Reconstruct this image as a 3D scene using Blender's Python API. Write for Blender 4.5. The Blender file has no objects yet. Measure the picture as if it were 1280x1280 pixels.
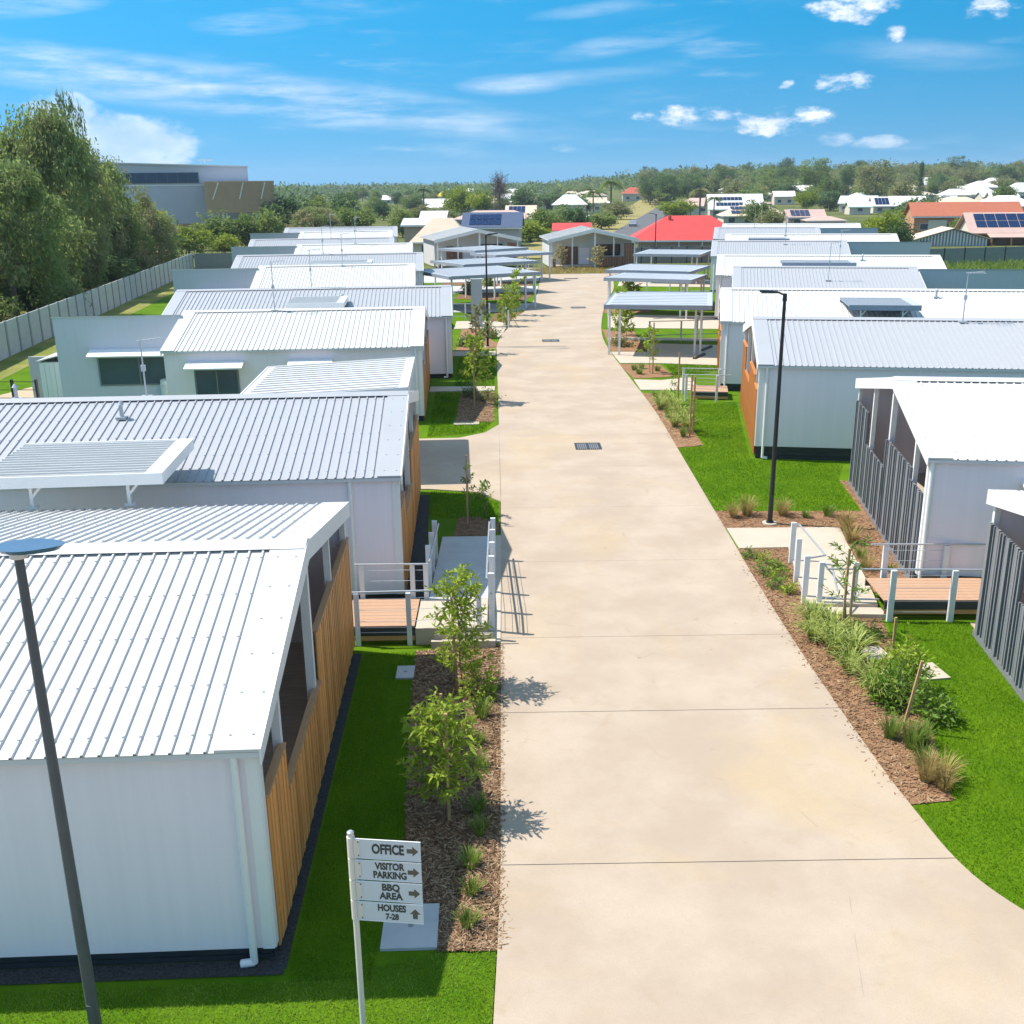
import bpy, math, random
import numpy as np
from mathutils import Vector, Matrix, Euler

S = bpy.context.scene
COL = S.collection
R_ = math.radians
random.seed(11)
rng = np.random.default_rng(7)

EXPOSURE = 1.80
SKY_K, SKY_C, SKY_SAT, SKY_HUE = 1.0, 0.50, 1.56, 0.488
SKY_STR = 0.074
HORIZON = (1.25, 2.1, 2.75, 1)
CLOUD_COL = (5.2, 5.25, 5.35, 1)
HAZE = 0.00017

# ------------------------------------------------------------------ camera
cam_d = bpy.data.cameras.new('camera')
cam = bpy.data.objects.new('camera', cam_d)
COL.objects.link(cam)
cam_d.sensor_width = 36.0
cam_d.lens = 36.0 * 1300 / 1280
cam_d.clip_start = 0.1
cam_d.clip_end = 20000
_pitch = math.atan(412 / 1300); _roll = R_(-0.67); _yaw = R_(0.3438)
_F = Vector((math.sin(_yaw) * math.cos(_pitch), math.cos(_yaw) * math.cos(_pitch), -math.sin(_pitch)))
_Rt = Vector((math.cos(_yaw), -math.sin(_yaw), 0)); _D = _F.cross(_Rt)
_r2 = _Rt * math.cos(_roll) - _D * math.sin(_roll)
_d2 = _D * math.cos(_roll) + _Rt * math.sin(_roll)
_m = Matrix((_r2, -_d2, -_F)).transposed().to_4x4()
_m.translation = Vector((0, 0, 9.0))
cam.matrix_world = _m
S.camera = cam

# ------------------------------------------------------------------ exposure
S.view_settings.view_transform = 'Standard'
S.view_settings.look = 'None'
S.view_settings.gamma = 1.0
S.view_settings.use_curve_mapping = False
S.view_settings.exposure = EXPOSURE
S.cycles.max_bounces = 6
S.cycles.volume_bounces = 0

# ------------------------------------------------------------------ sun and sky
SUN_TO = Vector((-1.91, 0.48, 3.02)).normalized()          # towards the sun
sun_el = math.asin(SUN_TO.z); sun_az = math.atan2(SUN_TO.x, SUN_TO.y)
sd = bpy.data.lights.new('sun', 'SUN'); sd.energy = 2.0; sd.angle = R_(0.55); sd.color = (1, 0.935, 0.83)
sun = bpy.data.objects.new('sun', sd); COL.objects.link(sun)
sun.rotation_euler = (-SUN_TO).to_track_quat('-Z', 'Y').to_euler()
sun.location = (-60, 20, 90)

W = bpy.data.worlds.new('World'); S.world = W; W.use_nodes = True
nt = W.node_tree; N = nt.nodes; LK = nt.links
N.clear()
def nd(t, **k):
    n = N.new(t)
    for a, v in k.items(): setattr(n, a, v)
    return n
def mth(op, a, b=None, clamp=False):
    n = nd('ShaderNodeMath', operation=op, use_clamp=clamp)
    for i, v in enumerate((a, b)):
        if v is None: continue
        if isinstance(v, (int, float)): n.inputs[i].default_value = v
        else: LK.new(v, n.inputs[i])
    return n.outputs[0]
tc = nd('ShaderNodeTexCoord'); sep = nd('ShaderNodeSeparateXYZ'); LK.new(tc.outputs['Generated'], sep.inputs[0])
zz = mth('MAXIMUM', sep.outputs[2], -0.02)
comb = nd('ShaderNodeCombineXYZ'); LK.new(sep.outputs[0], comb.inputs[0]); LK.new(sep.outputs[1], comb.inputs[1])
LK.new(mth('ADD', mth('MULTIPLY', zz, SKY_K), SKY_C), comb.inputs[2])
nrm = nd('ShaderNodeVectorMath', operation='NORMALIZE'); LK.new(comb.outputs[0], nrm.inputs[0])
sky = nd('ShaderNodeTexSky', sky_type='NISHITA', sun_disc=False, sun_elevation=sun_el, sun_rotation=sun_az,
         altitude=0, air_density=1.0, dust_density=0.3, ozone_density=2.0)
LK.new(nrm.outputs[0], sky.inputs[0])
hs = nd('ShaderNodeHueSaturation'); hs.inputs['Saturation'].default_value = SKY_SAT; hs.inputs['Hue'].default_value = SKY_HUE
tint = nd('ShaderNodeVectorMath', operation='MULTIPLY'); LK.new(sky.outputs[0], tint.inputs[0]); tint.inputs[1].default_value = (.98, .985, .86)
LK.new(tint.outputs[0], hs.inputs['Color'])
az = mth('ARCTAN2', sep.outputs[0], sep.outputs[1]); el = mth('ARCSINE', sep.outputs[2])
cv = nd('ShaderNodeCombineXYZ'); LK.new(az, cv.inputs[0]); LK.new(el, cv.inputs[1])
def noise(scale, sx, sy, det=6, rough=0.6, off=0.0, rot=0.0):
    mp = nd('ShaderNodeMapping'); LK.new(cv.outputs[0], mp.inputs[0])
    mp.inputs['Scale'].default_value = (sx, sy, 1); mp.inputs['Location'].default_value = (off, off * .7, 0)
    mp.inputs['Rotation'].default_value = (0, 0, rot)
    n = nd('ShaderNodeTexNoise'); n.inputs['Scale'].default_value = scale
    n.inputs['Detail'].default_value = det; n.inputs['Roughness'].default_value = rough
    LK.new(mp.outputs[0], n.inputs['Vector']); return n.outputs['Fac']
n_cum = noise(30, 1, 2.0, 9, 0.66)
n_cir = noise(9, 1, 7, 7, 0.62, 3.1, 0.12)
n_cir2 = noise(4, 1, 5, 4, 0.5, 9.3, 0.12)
def blob(a0, e0, ra, re, rot=0.0):
    dx = mth('SUBTRACT', az, a0); dy = mth('SUBTRACT', el, e0)
    c, s = math.cos(rot), math.sin(rot)
    u = mth('DIVIDE', mth('ADD', mth('MULTIPLY', dx, c), mth('MULTIPLY', dy, s)), ra)
    v = mth('DIVIDE', mth('SUBTRACT', mth('MULTIPLY', dy, c), mth('MULTIPLY', dx, s)), re)
    q = mth('ADD', mth('MULTIPLY', u, u), mth('MULTIPLY', v, v))
    return mth('SUBTRACT', 1.0, q)          # 1 in the middle, 0 on the rim
def smooth(v, a, b):
    n = nd('ShaderNodeMapRange', interpolation_type='SMOOTHSTEP')
    n.inputs['From Min'].default_value = a; n.inputs['From Max'].default_value = b
    LK.new(v, n.inputs['Value']); return n.outputs[0]
cum = None
for (a0, e0, ra, re) in [(.300, .137, .040, .013), (.405, .130, .022, .011), (.337, .1145, .010, .007),
                         (.297, .078, .026, .009), (.252, .078, .008, .005), (.172, .056, .048, .0095), (.246, .048, .045, .013),
                         (.62, .11, .05, .014), (-.72, .12, .06, .015), (1.1, .2, .12, .03), (-1.5, .22, .15, .03), (2.4, .2, .2, .04), (-2.6, .3, .2, .05)]:
    v = mth('MAXIMUM', blob(a0, e0, ra, re), -1.0)
    cum = v if cum is None else mth('MAXIMUM', cum, v)
cum_m = mth('MULTIPLY', smooth(mth('ADD', mth('MULTIPLY', cum, .62), mth('MULTIPLY', mth('SUBTRACT', n_cum, .5), 3.4)), .02, .95), .93)
soft = None
for (a0, e0, ra, re, k) in [(-.335, .036, .085, .030, .9), (-.375, .056, .04, .026, .8), (.295, .033, .022, .008, .55), (.335, .029, .035, .008, .5), (.055, .029, .030, .006, .35)]:
    v = mth('MULTIPLY', mth('MAXIMUM', blob(a0, e0, ra, re), 0.0), k)
    soft = v if soft is None else mth('MAXIMUM', soft, v)
n_soft = noise(20, 1, 1.6, 6, 0.55, 5.5)
soft_m = mth('MULTIPLY', smooth(mth('ADD', soft, mth('MULTIPLY', mth('SUBTRACT', mth('ADD', mth('MULTIPLY', n_soft, .5), mth('MULTIPLY', n_cum, .5)), .5), 2.2)), .20, .70), .5)
soft_m = mth('MULTIPLY', soft_m, smooth(soft, 0.0, .22))
cir = None
for (a0, e0, ra, re, rot, k) in [(-.24, .078, .34, .024, -.115, 1.0), (.010, .083, .055, .010, .02, .75), (.12, .117, .085, .011, .16, .6), (-.215, .131, .055, .010, .05, .6),
                                 (-.40, .138, .08, .010, .1, .7), (.08, .142, .06, .007, .1, .35), (.357, .098, .09, .014, -.1, .35), (.07, .088, .1, .008, .05, .4)]:
    v = mth('MULTIPLY', mth('MAXIMUM', blob(a0, e0, ra, re, rot), 0.0), k)
    cir = v if cir is None else mth('MAXIMUM', cir, v)
cir_m = mth('MULTIPLY', mth('MULTIPLY', cir, smooth(n_cir, .30, .72)), .62)
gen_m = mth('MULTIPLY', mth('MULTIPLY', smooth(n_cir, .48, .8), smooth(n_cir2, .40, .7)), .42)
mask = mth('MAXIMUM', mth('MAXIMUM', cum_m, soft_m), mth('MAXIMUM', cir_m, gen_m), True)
mask = mth('MULTIPLY', mask, smooth(el, 0.0, .02))
# unseen cloud deck added above the view to brighten shaded walls, even all round
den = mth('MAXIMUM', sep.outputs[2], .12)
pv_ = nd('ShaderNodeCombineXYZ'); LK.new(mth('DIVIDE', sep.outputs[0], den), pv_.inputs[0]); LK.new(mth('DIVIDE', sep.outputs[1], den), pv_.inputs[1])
n_fill_cloud = nd('ShaderNodeTexNoise'); n_fill_cloud.inputs['Scale'].default_value = 1.3; n_fill_cloud.inputs['Detail'].default_value = 7; n_fill_cloud.inputs['Roughness'].default_value = .58
LK.new(pv_.outputs[0], n_fill_cloud.inputs['Vector'])
deck = mth('MULTIPLY', mth('MULTIPLY', smooth(n_fill_cloud.outputs['Fac'], .44, .62), smooth(el, .15, .28)), .85)
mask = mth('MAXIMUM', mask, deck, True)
hz_ = nd('ShaderNodeMix', data_type='RGBA'); LK.new(mth('MULTIPLY', mth('SUBTRACT', 1.0, smooth(el, 0.0, .14)), .30), hz_.inputs['Factor']); LK.new(hs.outputs[0], hz_.inputs['A'])
hz_.inputs['B'].default_value = HORIZON
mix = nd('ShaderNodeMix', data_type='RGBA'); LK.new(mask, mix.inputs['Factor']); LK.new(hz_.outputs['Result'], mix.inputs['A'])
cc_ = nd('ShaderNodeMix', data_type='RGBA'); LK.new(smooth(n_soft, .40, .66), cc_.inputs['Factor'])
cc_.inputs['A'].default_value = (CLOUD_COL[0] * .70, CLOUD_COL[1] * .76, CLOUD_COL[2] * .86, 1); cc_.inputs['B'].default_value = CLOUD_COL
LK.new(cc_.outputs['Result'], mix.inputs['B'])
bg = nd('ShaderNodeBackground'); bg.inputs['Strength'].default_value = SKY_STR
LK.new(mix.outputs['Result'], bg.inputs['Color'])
wo = nd('ShaderNodeOutputWorld'); LK.new(bg.outputs[0], wo.inputs['Surface'])

# ------------------------------------------------------------------ materials
MATS = {}
def mat(name, col, rough=0.6, metal=0.0, spec=0.4, var=0.0, vscale=3.0, bump=0.0, bscale=40.0, col2=None, stretch=(1, 1, 1), objvar=0.0, coord='Object', det=5.0):
    if name in MATS: return MATS[name]
    m = bpy.data.materials.new(name); m.use_nodes = True
    t = m.node_tree; b = t.nodes['Principled BSDF']
    b.inputs['Base Color'].default_value = (*col, 1); b.inputs['Roughness'].default_value = rough
    b.inputs['Metallic'].default_value = metal; b.inputs['Specular IOR Level'].default_value = spec
    co = t.nodes.new('ShaderNodeTexCoord'); mp = t.nodes.new('ShaderNodeMapping')
    t.links.new(co.outputs[coord], mp.inputs[0]); mp.inputs['Scale'].default_value = stretch
    if var or col2:
        n = t.nodes.new('ShaderNodeTexNoise'); n.inputs['Scale'].default_value = vscale; n.inputs['Detail'].default_value = det
        n.inputs['Roughness'].default_value = 0.65
        t.links.new(mp.outputs[0], n.inputs['Vector'])
        r = t.nodes.new('ShaderNodeValToRGB'); t.links.new(n.outputs['Fac'], r.inputs[0])
        c2 = col2 or tuple(min(1, c * (1 + var)) for c in col); c1 = col if col2 else tuple(c * (1 - var) for c in col)
        r.color_ramp.elements[0].position = .3; r.color_ramp.elements[1].position = .7
        r.color_ramp.elements[0].color = (*c1, 1); r.color_ramp.elements[1].color = (*c2, 1)
        t.links.new(r.outputs[0], b.inputs['Base Color'])
    if objvar:
        oi = t.nodes.new('ShaderNodeObjectInfo'); mr = t.nodes.new('ShaderNodeMapRange'); mr.inputs['To Min'].default_value = 1 - objvar; mr.inputs['To Max'].default_value = 1 + objvar
        t.links.new(oi.outputs['Random'], mr.inputs['Value']); ml = t.nodes.new('ShaderNodeVectorMath'); ml.operation = 'SCALE'
        src = b.inputs['Base Color'].links[0].from_socket if b.inputs['Base Color'].links else None
        if src: t.links.new(src, ml.inputs[0])
        else: ml.inputs[0].default_value = col
        t.links.new(mr.outputs[0], ml.inputs['Scale']); t.links.new(ml.outputs[0], b.inputs['Base Color'])
    if bump:
        n2 = t.nodes.new('ShaderNodeTexNoise'); n2.inputs['Scale'].default_value = bscale; n2.inputs['Detail'].default_value = 4
        t.links.new(mp.outputs[0], n2.inputs['Vector'])
        bp = t.nodes.new('ShaderNodeBump'); bp.inputs['Strength'].default_value = bump; bp.inputs['Distance'].default_value = 0.03
        t.links.new(n2.outputs['Fac'], bp.inputs['Height']); t.links.new(bp.outputs[0], b.inputs['Normal'])
    MATS[name] = m; return m
def leafmat(name, c1, c2, vscale=1.2, tr=0.35, gloss=0.25):
    if name in MATS: return MATS[name]
    m = bpy.data.materials.new(name); m.use_nodes = True; t = m.node_tree
    b = t.nodes['Principled BSDF']; b.inputs['Roughness'].default_value = .55; b.inputs['Specular IOR Level'].default_value = gloss
    co = t.nodes.new('ShaderNodeTexCoord'); n = t.nodes.new('ShaderNodeTexNoise'); n.inputs['Scale'].default_value = vscale; n.inputs['Detail'].default_value = 6
    oi = t.nodes.new('ShaderNodeObjectInfo'); ad = t.nodes.new('ShaderNodeVectorMath'); ad.operation = 'MULTIPLY_ADD'
    ad.inputs[1].default_value = (1, 1, 1); t.links.new(co.outputs['Object'], ad.inputs[0])
    t.links.new(oi.outputs['Location'], ad.inputs[2]); t.links.new(ad.outputs[0], n.inputs['Vector'])
    r = t.nodes.new('ShaderNodeValToRGB'); r.color_ramp.elements[0].position = .32; r.color_ramp.elements[1].position = .68
    r.color_ramp.elements[0].color = (*c1, 1); r.color_ramp.elements[1].color = (*c2, 1)
    t.links.new(n.outputs['Fac'], r.inputs[0]); t.links.new(r.outputs[0], b.inputs['Base Color'])
    td = t.nodes.new('ShaderNodeBsdfTranslucent'); t.links.new(r.outputs[0], td.inputs['Color'])
    mx = t.nodes.new('ShaderNodeMixShader'); mx.inputs[0].default_value = tr
    t.links.new(b.outputs[0], mx.inputs[1]); t.links.new(td.outputs[0], mx.inputs[2])
    t.links.new(mx.outputs[0], t.nodes['Material Output'].inputs[0])
    MATS[name] = m; return m

# ------------------------------------------------------------------ mesh helpers
class MB:
    def __init__(s): s.v = []; s.f = []; s.m = []
    def add(s, vs, fs, m=0):
        o = len(s.v); s.v += [tuple(p) for p in vs]
        for f in fs: s.f.append(tuple(i + o for i in f)); s.m.append(m)
        return s
    def box(s, x0, x1, y0, y1, z0, z1, m=0):
        if x0 > x1: x0, x1 = x1, x0
        if y0 > y1: y0, y1 = y1, y0
        return s.add([(x0, y0, z0), (x1, y0, z0), (x1, y1, z0), (x0, y1, z0), (x0, y0, z1), (x1, y0, z1), (x1, y1, z1), (x0, y1, z1)],
                     [(3, 2, 1, 0), (4, 5, 6, 7), (0, 1, 5, 4), (1, 2, 6, 5), (2, 3, 7, 6), (3, 0, 4, 7)], m)
    def beam(s, p0, p1, w, h, m=0, up=(0, 0, 1)):
        p0, p1 = Vector(p0), Vector(p1); d = (p1 - p0).normalized(); u = Vector(up)
        if abs(d.dot(u)) > .98: u = Vector((0, 1, 0))
        a = d.cross(u).normalized() * (w / 2); b = a.cross(d).normalized() * (h / 2)
        vs = [p + i * a + j * b for p in (p0, p1) for (i, j) in ((-1, -1), (1, -1), (1, 1), (-1, 1))]
        return s.add(vs, [(0, 1, 2, 3), (7, 6, 5, 4), (0, 4, 5, 1), (1, 5, 6, 2), (2, 6, 7, 3), (3, 7, 4, 0)], m)
    def tube(s, p0, p1, r0, r1=None, n=8, m=0):
        if r1 is None: r1 = r0
        p0, p1 = Vector(p0), Vector(p1); d = (p1 - p0).normalized(); u = Vector((0, 0, 1)) if abs(d.z) < .95 else Vector((1, 0, 0))
        a = d.cross(u).normalized(); b = a.cross(d)
        vs = []
        for p, r in ((p0, r0), (p1, r1)):
            for i in range(n):
                t = 2 * math.pi * i / n; vs.append(p + (a * math.cos(t) + b * math.sin(t)) * r)
        fs = [(i, i + n, (i + 1) % n + n, (i + 1) % n) for i in range(n)]
        fs += [tuple(range(n)), tuple(range(2 * n - 1, n - 1, -1))]
        return s.add(vs, fs, m)
    def path(s, pts, r, n=8, m=0):
        for a, b in zip(pts[:-1], pts[1:]): s.tube(a, b, r, r, n, m)
        return s
    def extrude(s, pts, vec, m=0):
        n = len(pts); v = Vector(vec); vs = [Vector(p) for p in pts] + [Vector(p) + v for p in pts]
        fs = [tuple(range(n)), tuple(range(2 * n - 1, n - 1, -1))] + [(i, i + n, (i + 1) % n + n, (i + 1) % n) for i in range(n)]
        return s.add(vs, fs, m)
    def mesh(s, name, mats):
        me = bpy.data.meshes.new(name); me.from_pydata(s.v, [], s.f)
        for x in (mats if isinstance(mats, (list, tuple)) else [mats]): me.materials.append(x)
        if any(s.m): me.polygons.foreach_set('material_index', s.m)
        import bmesh
        b = bmesh.new(); b.from_mesh(me); bmesh.ops.recalc_face_normals(b, faces=b.faces); b.to_mesh(me); b.free()
        me.update(); return me
    def build(s, name, mats, parent=None, **k): return obj(name, s.mesh(name, mats), parent, **k)

def obj(name, me, parent=None, loc=(0, 0, 0), rot=(0, 0, 0), label=None, kind=None, cat=None, group=None, smooth=False):
    o = bpy.data.objects.new(name, me); COL.objects.link(o)
    o.location = loc; o.rotation_euler = rot
    if parent: o.parent = parent
    tag(o, label, cat, group, kind)
    if smooth:
        me.polygons.foreach_set('use_smooth', [True] * len(me.polygons))
    return o
def tag(o, label=None, cat=None, group=None, kind=None):
    if label: o['label'] = label
    if cat: o['category'] = cat
    if group: o['group'] = group
    if kind: o['kind'] = kind
def thing(name, label, cat, loc=(0, 0, 0), rz=0.0, group=None):
    o = bpy.data.objects.new(name, None); COL.objects.link(o); o.empty_display_size = .2
    o.location = loc; o.rotation_euler = (0, 0, rz); tag(o, label, cat, group); return o
def poly_in(px, py, poly):
    poly = np.array(poly); ins = np.zeros(len(px), bool); j = len(poly) - 1
    for i in range(len(poly)):
        xi, yi = poly[i]; xj, yj = poly[j]
        c = ((yi > py) != (yj > py)) & (px < (xj - xi) * (py - yi) / (yj - yi + 1e-12) + xi)
        ins ^= c; j = i
    return ins
def scatter(poly, n):
    p = np.array(poly); lo, hi = p.min(0), p.max(0)
    q = lo + rng.random((n * 3, 2)) * (hi - lo)
    q = q[poly_in(q[:, 0], q[:, 1], poly)]
    return q[:n]
def area(poly):
    p = np.array(poly); x, y = p[:, 0], p[:, 1]; return abs(np.dot(x, np.roll(y, 1)) - np.dot(y, np.roll(x, 1))) / 2
def np_mesh(name, verts, k, mats, midx=None, smooth=False):
    """verts: (n*k,3) consecutive k-gons"""
    me = bpy.data.meshes.new(name); nv = len(verts); nf = nv // k
    me.vertices.add(nv); me.vertices.foreach_set('co', np.ascontiguousarray(verts, np.float32).ravel())
    me.loops.add(nv); me.loops.foreach_set('vertex_index', np.arange(nv, dtype=np.int32))
    me.polygons.add(nf); me.polygons.foreach_set('loop_start', np.arange(0, nv, k, dtype=np.int32))
    for x in (mats if isinstance(mats, (list, tuple)) else [mats]): me.materials.append(x)
    if midx is not None: me.polygons.foreach_set('material_index', np.asarray(midx, np.int32))
    me.update(calc_edges=True); me.validate(); return me
def sheet(name, poly, z, m, kind='structure', thick=0.0, label=None, cat=None, parent=None, group=None):
    mb = MB()
    if thick: mb.extrude([(x, y, z - thick) for x, y in poly], (0, 0, thick))
    else: mb.add([(x, y, z) for x, y in poly], [tuple(range(len(poly)))])
    o = mb.build(name, m, parent, label=label, kind=kind, cat=cat, group=group)
    if not thick and o.data.polygons[0].normal.z < 0: o.data.flip_normals()
    return o
# ------------------------------------------------------------------ named materials
M = {}
M['roof'] = mat('roof_paint', (.57, .567, .558), .42, spec=.45, var=.035, vscale=1.3, bump=.02, bscale=6)
M['roofg'] = mat('pale_grey_roof_paint', (.375, .385, .41), .42, spec=.45, var=.03, vscale=1.3, bump=.02, bscale=6)
M['trim'] = mat('white_trim', (.78, .78, .77), .4, var=.03, vscale=2)
M['wall'] = mat('white_cladding', (.87, .785, .83), .55, var=.03, vscale=1.5, bump=.05, bscale=18, stretch=(6, 6, .15))
M['annex'] = mat('blue_grey_cladding', (.47, .475, .56), .55, var=.03, vscale=1.5, bump=.05, bscale=18, stretch=(6, 6, .15))
M['wallin'] = mat('porch_lining', (.62, .63, .64), .6, var=.04, vscale=1)
M['skirt'] = mat('dark_skirt', (.035, .04, .045), .5, var=.2, vscale=6)
M['timber'] = mat('timber_board', (.60, .235, .06), .55, var=.0, vscale=3.5, col2=(.78, .38, .125), objvar=.25, stretch=(9, 9, .6), bump=.12, bscale=20)
M['timber2'] = mat('orange_timber_board', (.46, .15, .035), .55, vscale=3.5, col2=(.60, .23, .06), objvar=.12, stretch=(9, 9, .6), bump=.1, bscale=20)
M['timber3'] = mat('brown_timber_board', (.17, .075, .045), .55, vscale=3, col2=(.26, .13, .08), objvar=.2, stretch=(9, 9, .6), bump=.1, bscale=20)
M['rail_timber'] = mat('pale_timber_cap', (.50, .27, .13), .5, var=.12, vscale=6, stretch=(5, 1, 5))
M['batten'] = mat('grey_batten', (.20, .21, .23), .45, var=.08, vscale=4)
M['battenb'] = mat('charcoal_backing', (.045, .048, .055), .6, var=.1)
M['glass'] = mat('window_glass', (.018, .03, .04), .08, spec=.6)
M['glassb'] = mat('tinted_glass', (.06, .09, .135), .15, spec=.5, var=.15, vscale=1)
M['wframe'] = mat('window_frame_grey', (.20, .215, .24), .4)
M['frame'] = mat('window_frame', (.62, .63, .64), .4)
M['porchfloor'] = mat('porch_boards', (.46, .38, .31), .6, var=.2, vscale=2, stretch=(1, 12, 1))
M['steel'] = mat('galvanised_steel', (.50, .52, .55), .38, metal=.55, var=.06, vscale=5)
M['postw'] = mat('white_post_paint', (.72, .74, .76), .4, var=.03)
M['dark'] = mat('dark_metal', (.03, .032, .035), .4, metal=.3, var=.1)
M['greypole'] = mat('grey_pole_paint', (.075, .085, .095), .45, var=.12, vscale=4)
def concrete_mat():
    m = bpy.data.materials.new('pale_concrete'); m.use_nodes = True; t = m.node_tree; b = t.nodes['Principled BSDF']; L = t.links
    b.inputs['Roughness'].default_value = .82; b.inputs['Specular IOR Level'].default_value = .3
    co = t.nodes.new('ShaderNodeTexCoord'); P = co.outputs['Object']
    def nz(sc, det, lo, hi, st=(1, 1, 1), dist=0.0):
        mp = t.nodes.new('ShaderNodeMapping'); mp.inputs['Scale'].default_value = st; L.new(P, mp.inputs[0])
        n = t.nodes.new('ShaderNodeTexNoise'); n.inputs['Scale'].default_value = sc; n.inputs['Detail'].default_value = det; n.inputs['Roughness'].default_value = .62; n.inputs['Distortion'].default_value = dist
        L.new(mp.outputs[0], n.inputs['Vector']); r = t.nodes.new('ShaderNodeMapRange'); r.interpolation_type = 'SMOOTHSTEP'; r.inputs['From Min'].default_value = lo; r.inputs['From Max'].default_value = hi
        L.new(n.outputs['Fac'], r.inputs['Value']); return r.outputs[0]
    def mx(fac, a, c, k=1.0):
        q = t.nodes.new('ShaderNodeMix'); q.data_type = 'RGBA'
        if k != 1.0:
            mm = t.nodes.new('ShaderNodeMath'); mm.operation = 'MULTIPLY'; mm.inputs[1].default_value = k; L.new(fac, mm.inputs[0]); fac = mm.outputs[0]
        L.new(fac, q.inputs['Factor'])
        if isinstance(a, tuple): q.inputs['A'].default_value = (*a, 1)
        else: L.new(a, q.inputs['A'])
        q.inputs['B'].default_value = (*c, 1); return q.outputs['Result']
    c = mx(nz(.5, 6, .35, .68), (.385, .305, .235), (.455, .37, .292))
    c = mx(nz(.28, 7, .50, .70, (1, .8, 1), .8), c, (.46, .345, .205), .58)           # tan wash marks
    c = mx(nz(1.6, 8, .56, .74, (1, 1, 1), 1.2), c, (.36, .275, .19), .52)           # small stains
    c = mx(nz(.9, 8, .60, .78, (2.2, .25, 1), .3), c, (.31, .27, .22), .22)         # streaks along the drive
    c = mx(nz(2.6, 3, .70, .76), c, (.28, .20, .13), .7)                           # spots
    c = mx(nz(55, 2, .35, .75), c, (.31, .26, .20), .30)                            # grain
    vo = t.nodes.new('ShaderNodeTexVoronoi'); vo.feature = 'DISTANCE_TO_EDGE'; vo.inputs['Scale'].default_value = .19; L.new(P, vo.inputs['Vector'])
    cr = t.nodes.new('ShaderNodeMapRange'); cr.inputs['From Min'].default_value = .0; cr.inputs['From Max'].default_value = .0016; cr.inputs['To Min'].default_value = 1; cr.inputs['To Max'].default_value = 0; L.new(vo.outputs['Distance'], cr.inputs['Value'])
    ck = t.nodes.new('ShaderNodeMath'); ck.operation = 'MULTIPLY'; L.new(cr.outputs[0], ck.inputs[0]); L.new(nz(.7, 3, .52, .6), ck.inputs[1])
    c = mx(ck.outputs[0], c, (.22, .17, .12), .55)                                  # hairline cracks
    L.new(c, b.inputs['Base Color'])
    n2 = t.nodes.new('ShaderNodeTexNoise'); n2.inputs['Scale'].default_value = 70; L.new(P, n2.inputs['Vector']); bp = t.nodes.new('ShaderNodeBump'); bp.inputs['Strength'].default_value = .12; bp.inputs['Distance'].default_value = .02
    L.new(n2.outputs['Fac'], bp.inputs['Height']); L.new(bp.outputs[0], b.inputs['Normal']); MATS['pale_concrete'] = m; return m
M['concrete'] = concrete_mat()
M['conc2'] = mat('path_concrete', (.44, .38, .305), .8, vscale=1.4, col2=(.50, .44, .36), bump=.1, bscale=70, det=8)
M['conc3'] = mat('grey_concrete', (.42, .42, .42), .8, vscale=2, col2=(.50, .50, .49), bump=.1, bscale=70)
M['joint'] = mat('road_bed', (.10, .085, .07), .9, var=.2)
M['deckm'] = mat('deck_boards', (.40, .24, .15), .6, vscale=5, col2=(.49, .31, .205), stretch=(1, 6, 1))
M['lawn'] = mat('lawn_soil_and_turf', (.055, .135, .004), .85, spec=.05, vscale=.8, col2=(.115, .205, .008), bump=.5, bscale=90, det=10)
M['lawn2'] = mat('dry_lawn', (.10, .15, .02), .9, spec=.1, vscale=.35, col2=(.30, .26, .09), bump=.4, bscale=40, det=8)
M['mulch'] = mat('bark_mulch', (.105, .06, .035), .95, spec=.1, vscale=7, col2=(.30, .185, .11), bump=1.0, bscale=45, det=10)
M['soil'] = mat('red_brown_soil', (.22, .125, .07), .95, spec=.1, vscale=3, col2=(.33, .19, .11), bump=.8, bscale=40, det=10)
M['gravel'] = mat('dark_gravel', (.03, .03, .032), .95, spec=.1, vscale=30, col2=(.10, .10, .10), bump=1, bscale=80)
M['sand'] = mat('sand_strip', (.40, .30, .19), .95, vscale=12, col2=(.52, .42, .30), bump=.6, bscale=60)
M['land'] = mat('far_grassland', (.055, .085, .025), 1.0, spec=.05, vscale=.03, col2=(.17, .17, .06), coord='Object', det=8)
M['asphalt'] = mat('asphalt', (.11, .11, .115), .85, var=.12, vscale=.5)
M['fence'] = mat('concrete_fence_panel', (.40, .42, .44), .75, vscale=1.2, col2=(.48, .50, .51), objvar=.05, bump=.1, bscale=30)
M['fencep'] = mat('concrete_fence_post', (.27, .28, .30), .75, var=.1, vscale=2)
M['ribfence'] = mat('grey_steel_sheet', (.24, .25, .26), .5, var=.08, vscale=2)
M['cpfascia'] = mat('carport_fascia', (.30, .34, .40), .45, var=.06)
M['cproof'] = mat('carport_roof_sheet', (.45, .475, .51), .42, var=.03, vscale=1)
M['signboard'] = mat('sign_board', (.62, .64, .67), .35, var=.02)
M['signclip'] = mat('sign_clip', (.70, .64, .57), .4)
M['ink'] = mat('dark_lettering', (.055, .055, .055), .6)
M['arrow'] = mat('brown_arrow', (.13, .105, .075), .6)
M['stake'] = mat('hardwood_stake', (.36, .23, .10), .7, vscale=4, col2=(.50, .35, .18), stretch=(6, 6, .8), bump=.2, bscale=30)
M['bark'] = mat('bark', (.14, .105, .075), .9, vscale=5, col2=(.24, .19, .14), stretch=(3, 3, .6), bump=.6, bscale=20)
M['lamp_sky_tint'] = mat('lamp_lid', (.05, .12, .22), .25, spec=.6, var=.1, vscale=3)  # blue base colour paints the sky's reflection onto the lid
M['solar'] = mat('solar_cell', (.010, .022, .075), .15, spec=.6, var=.2, vscale=2)
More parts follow.
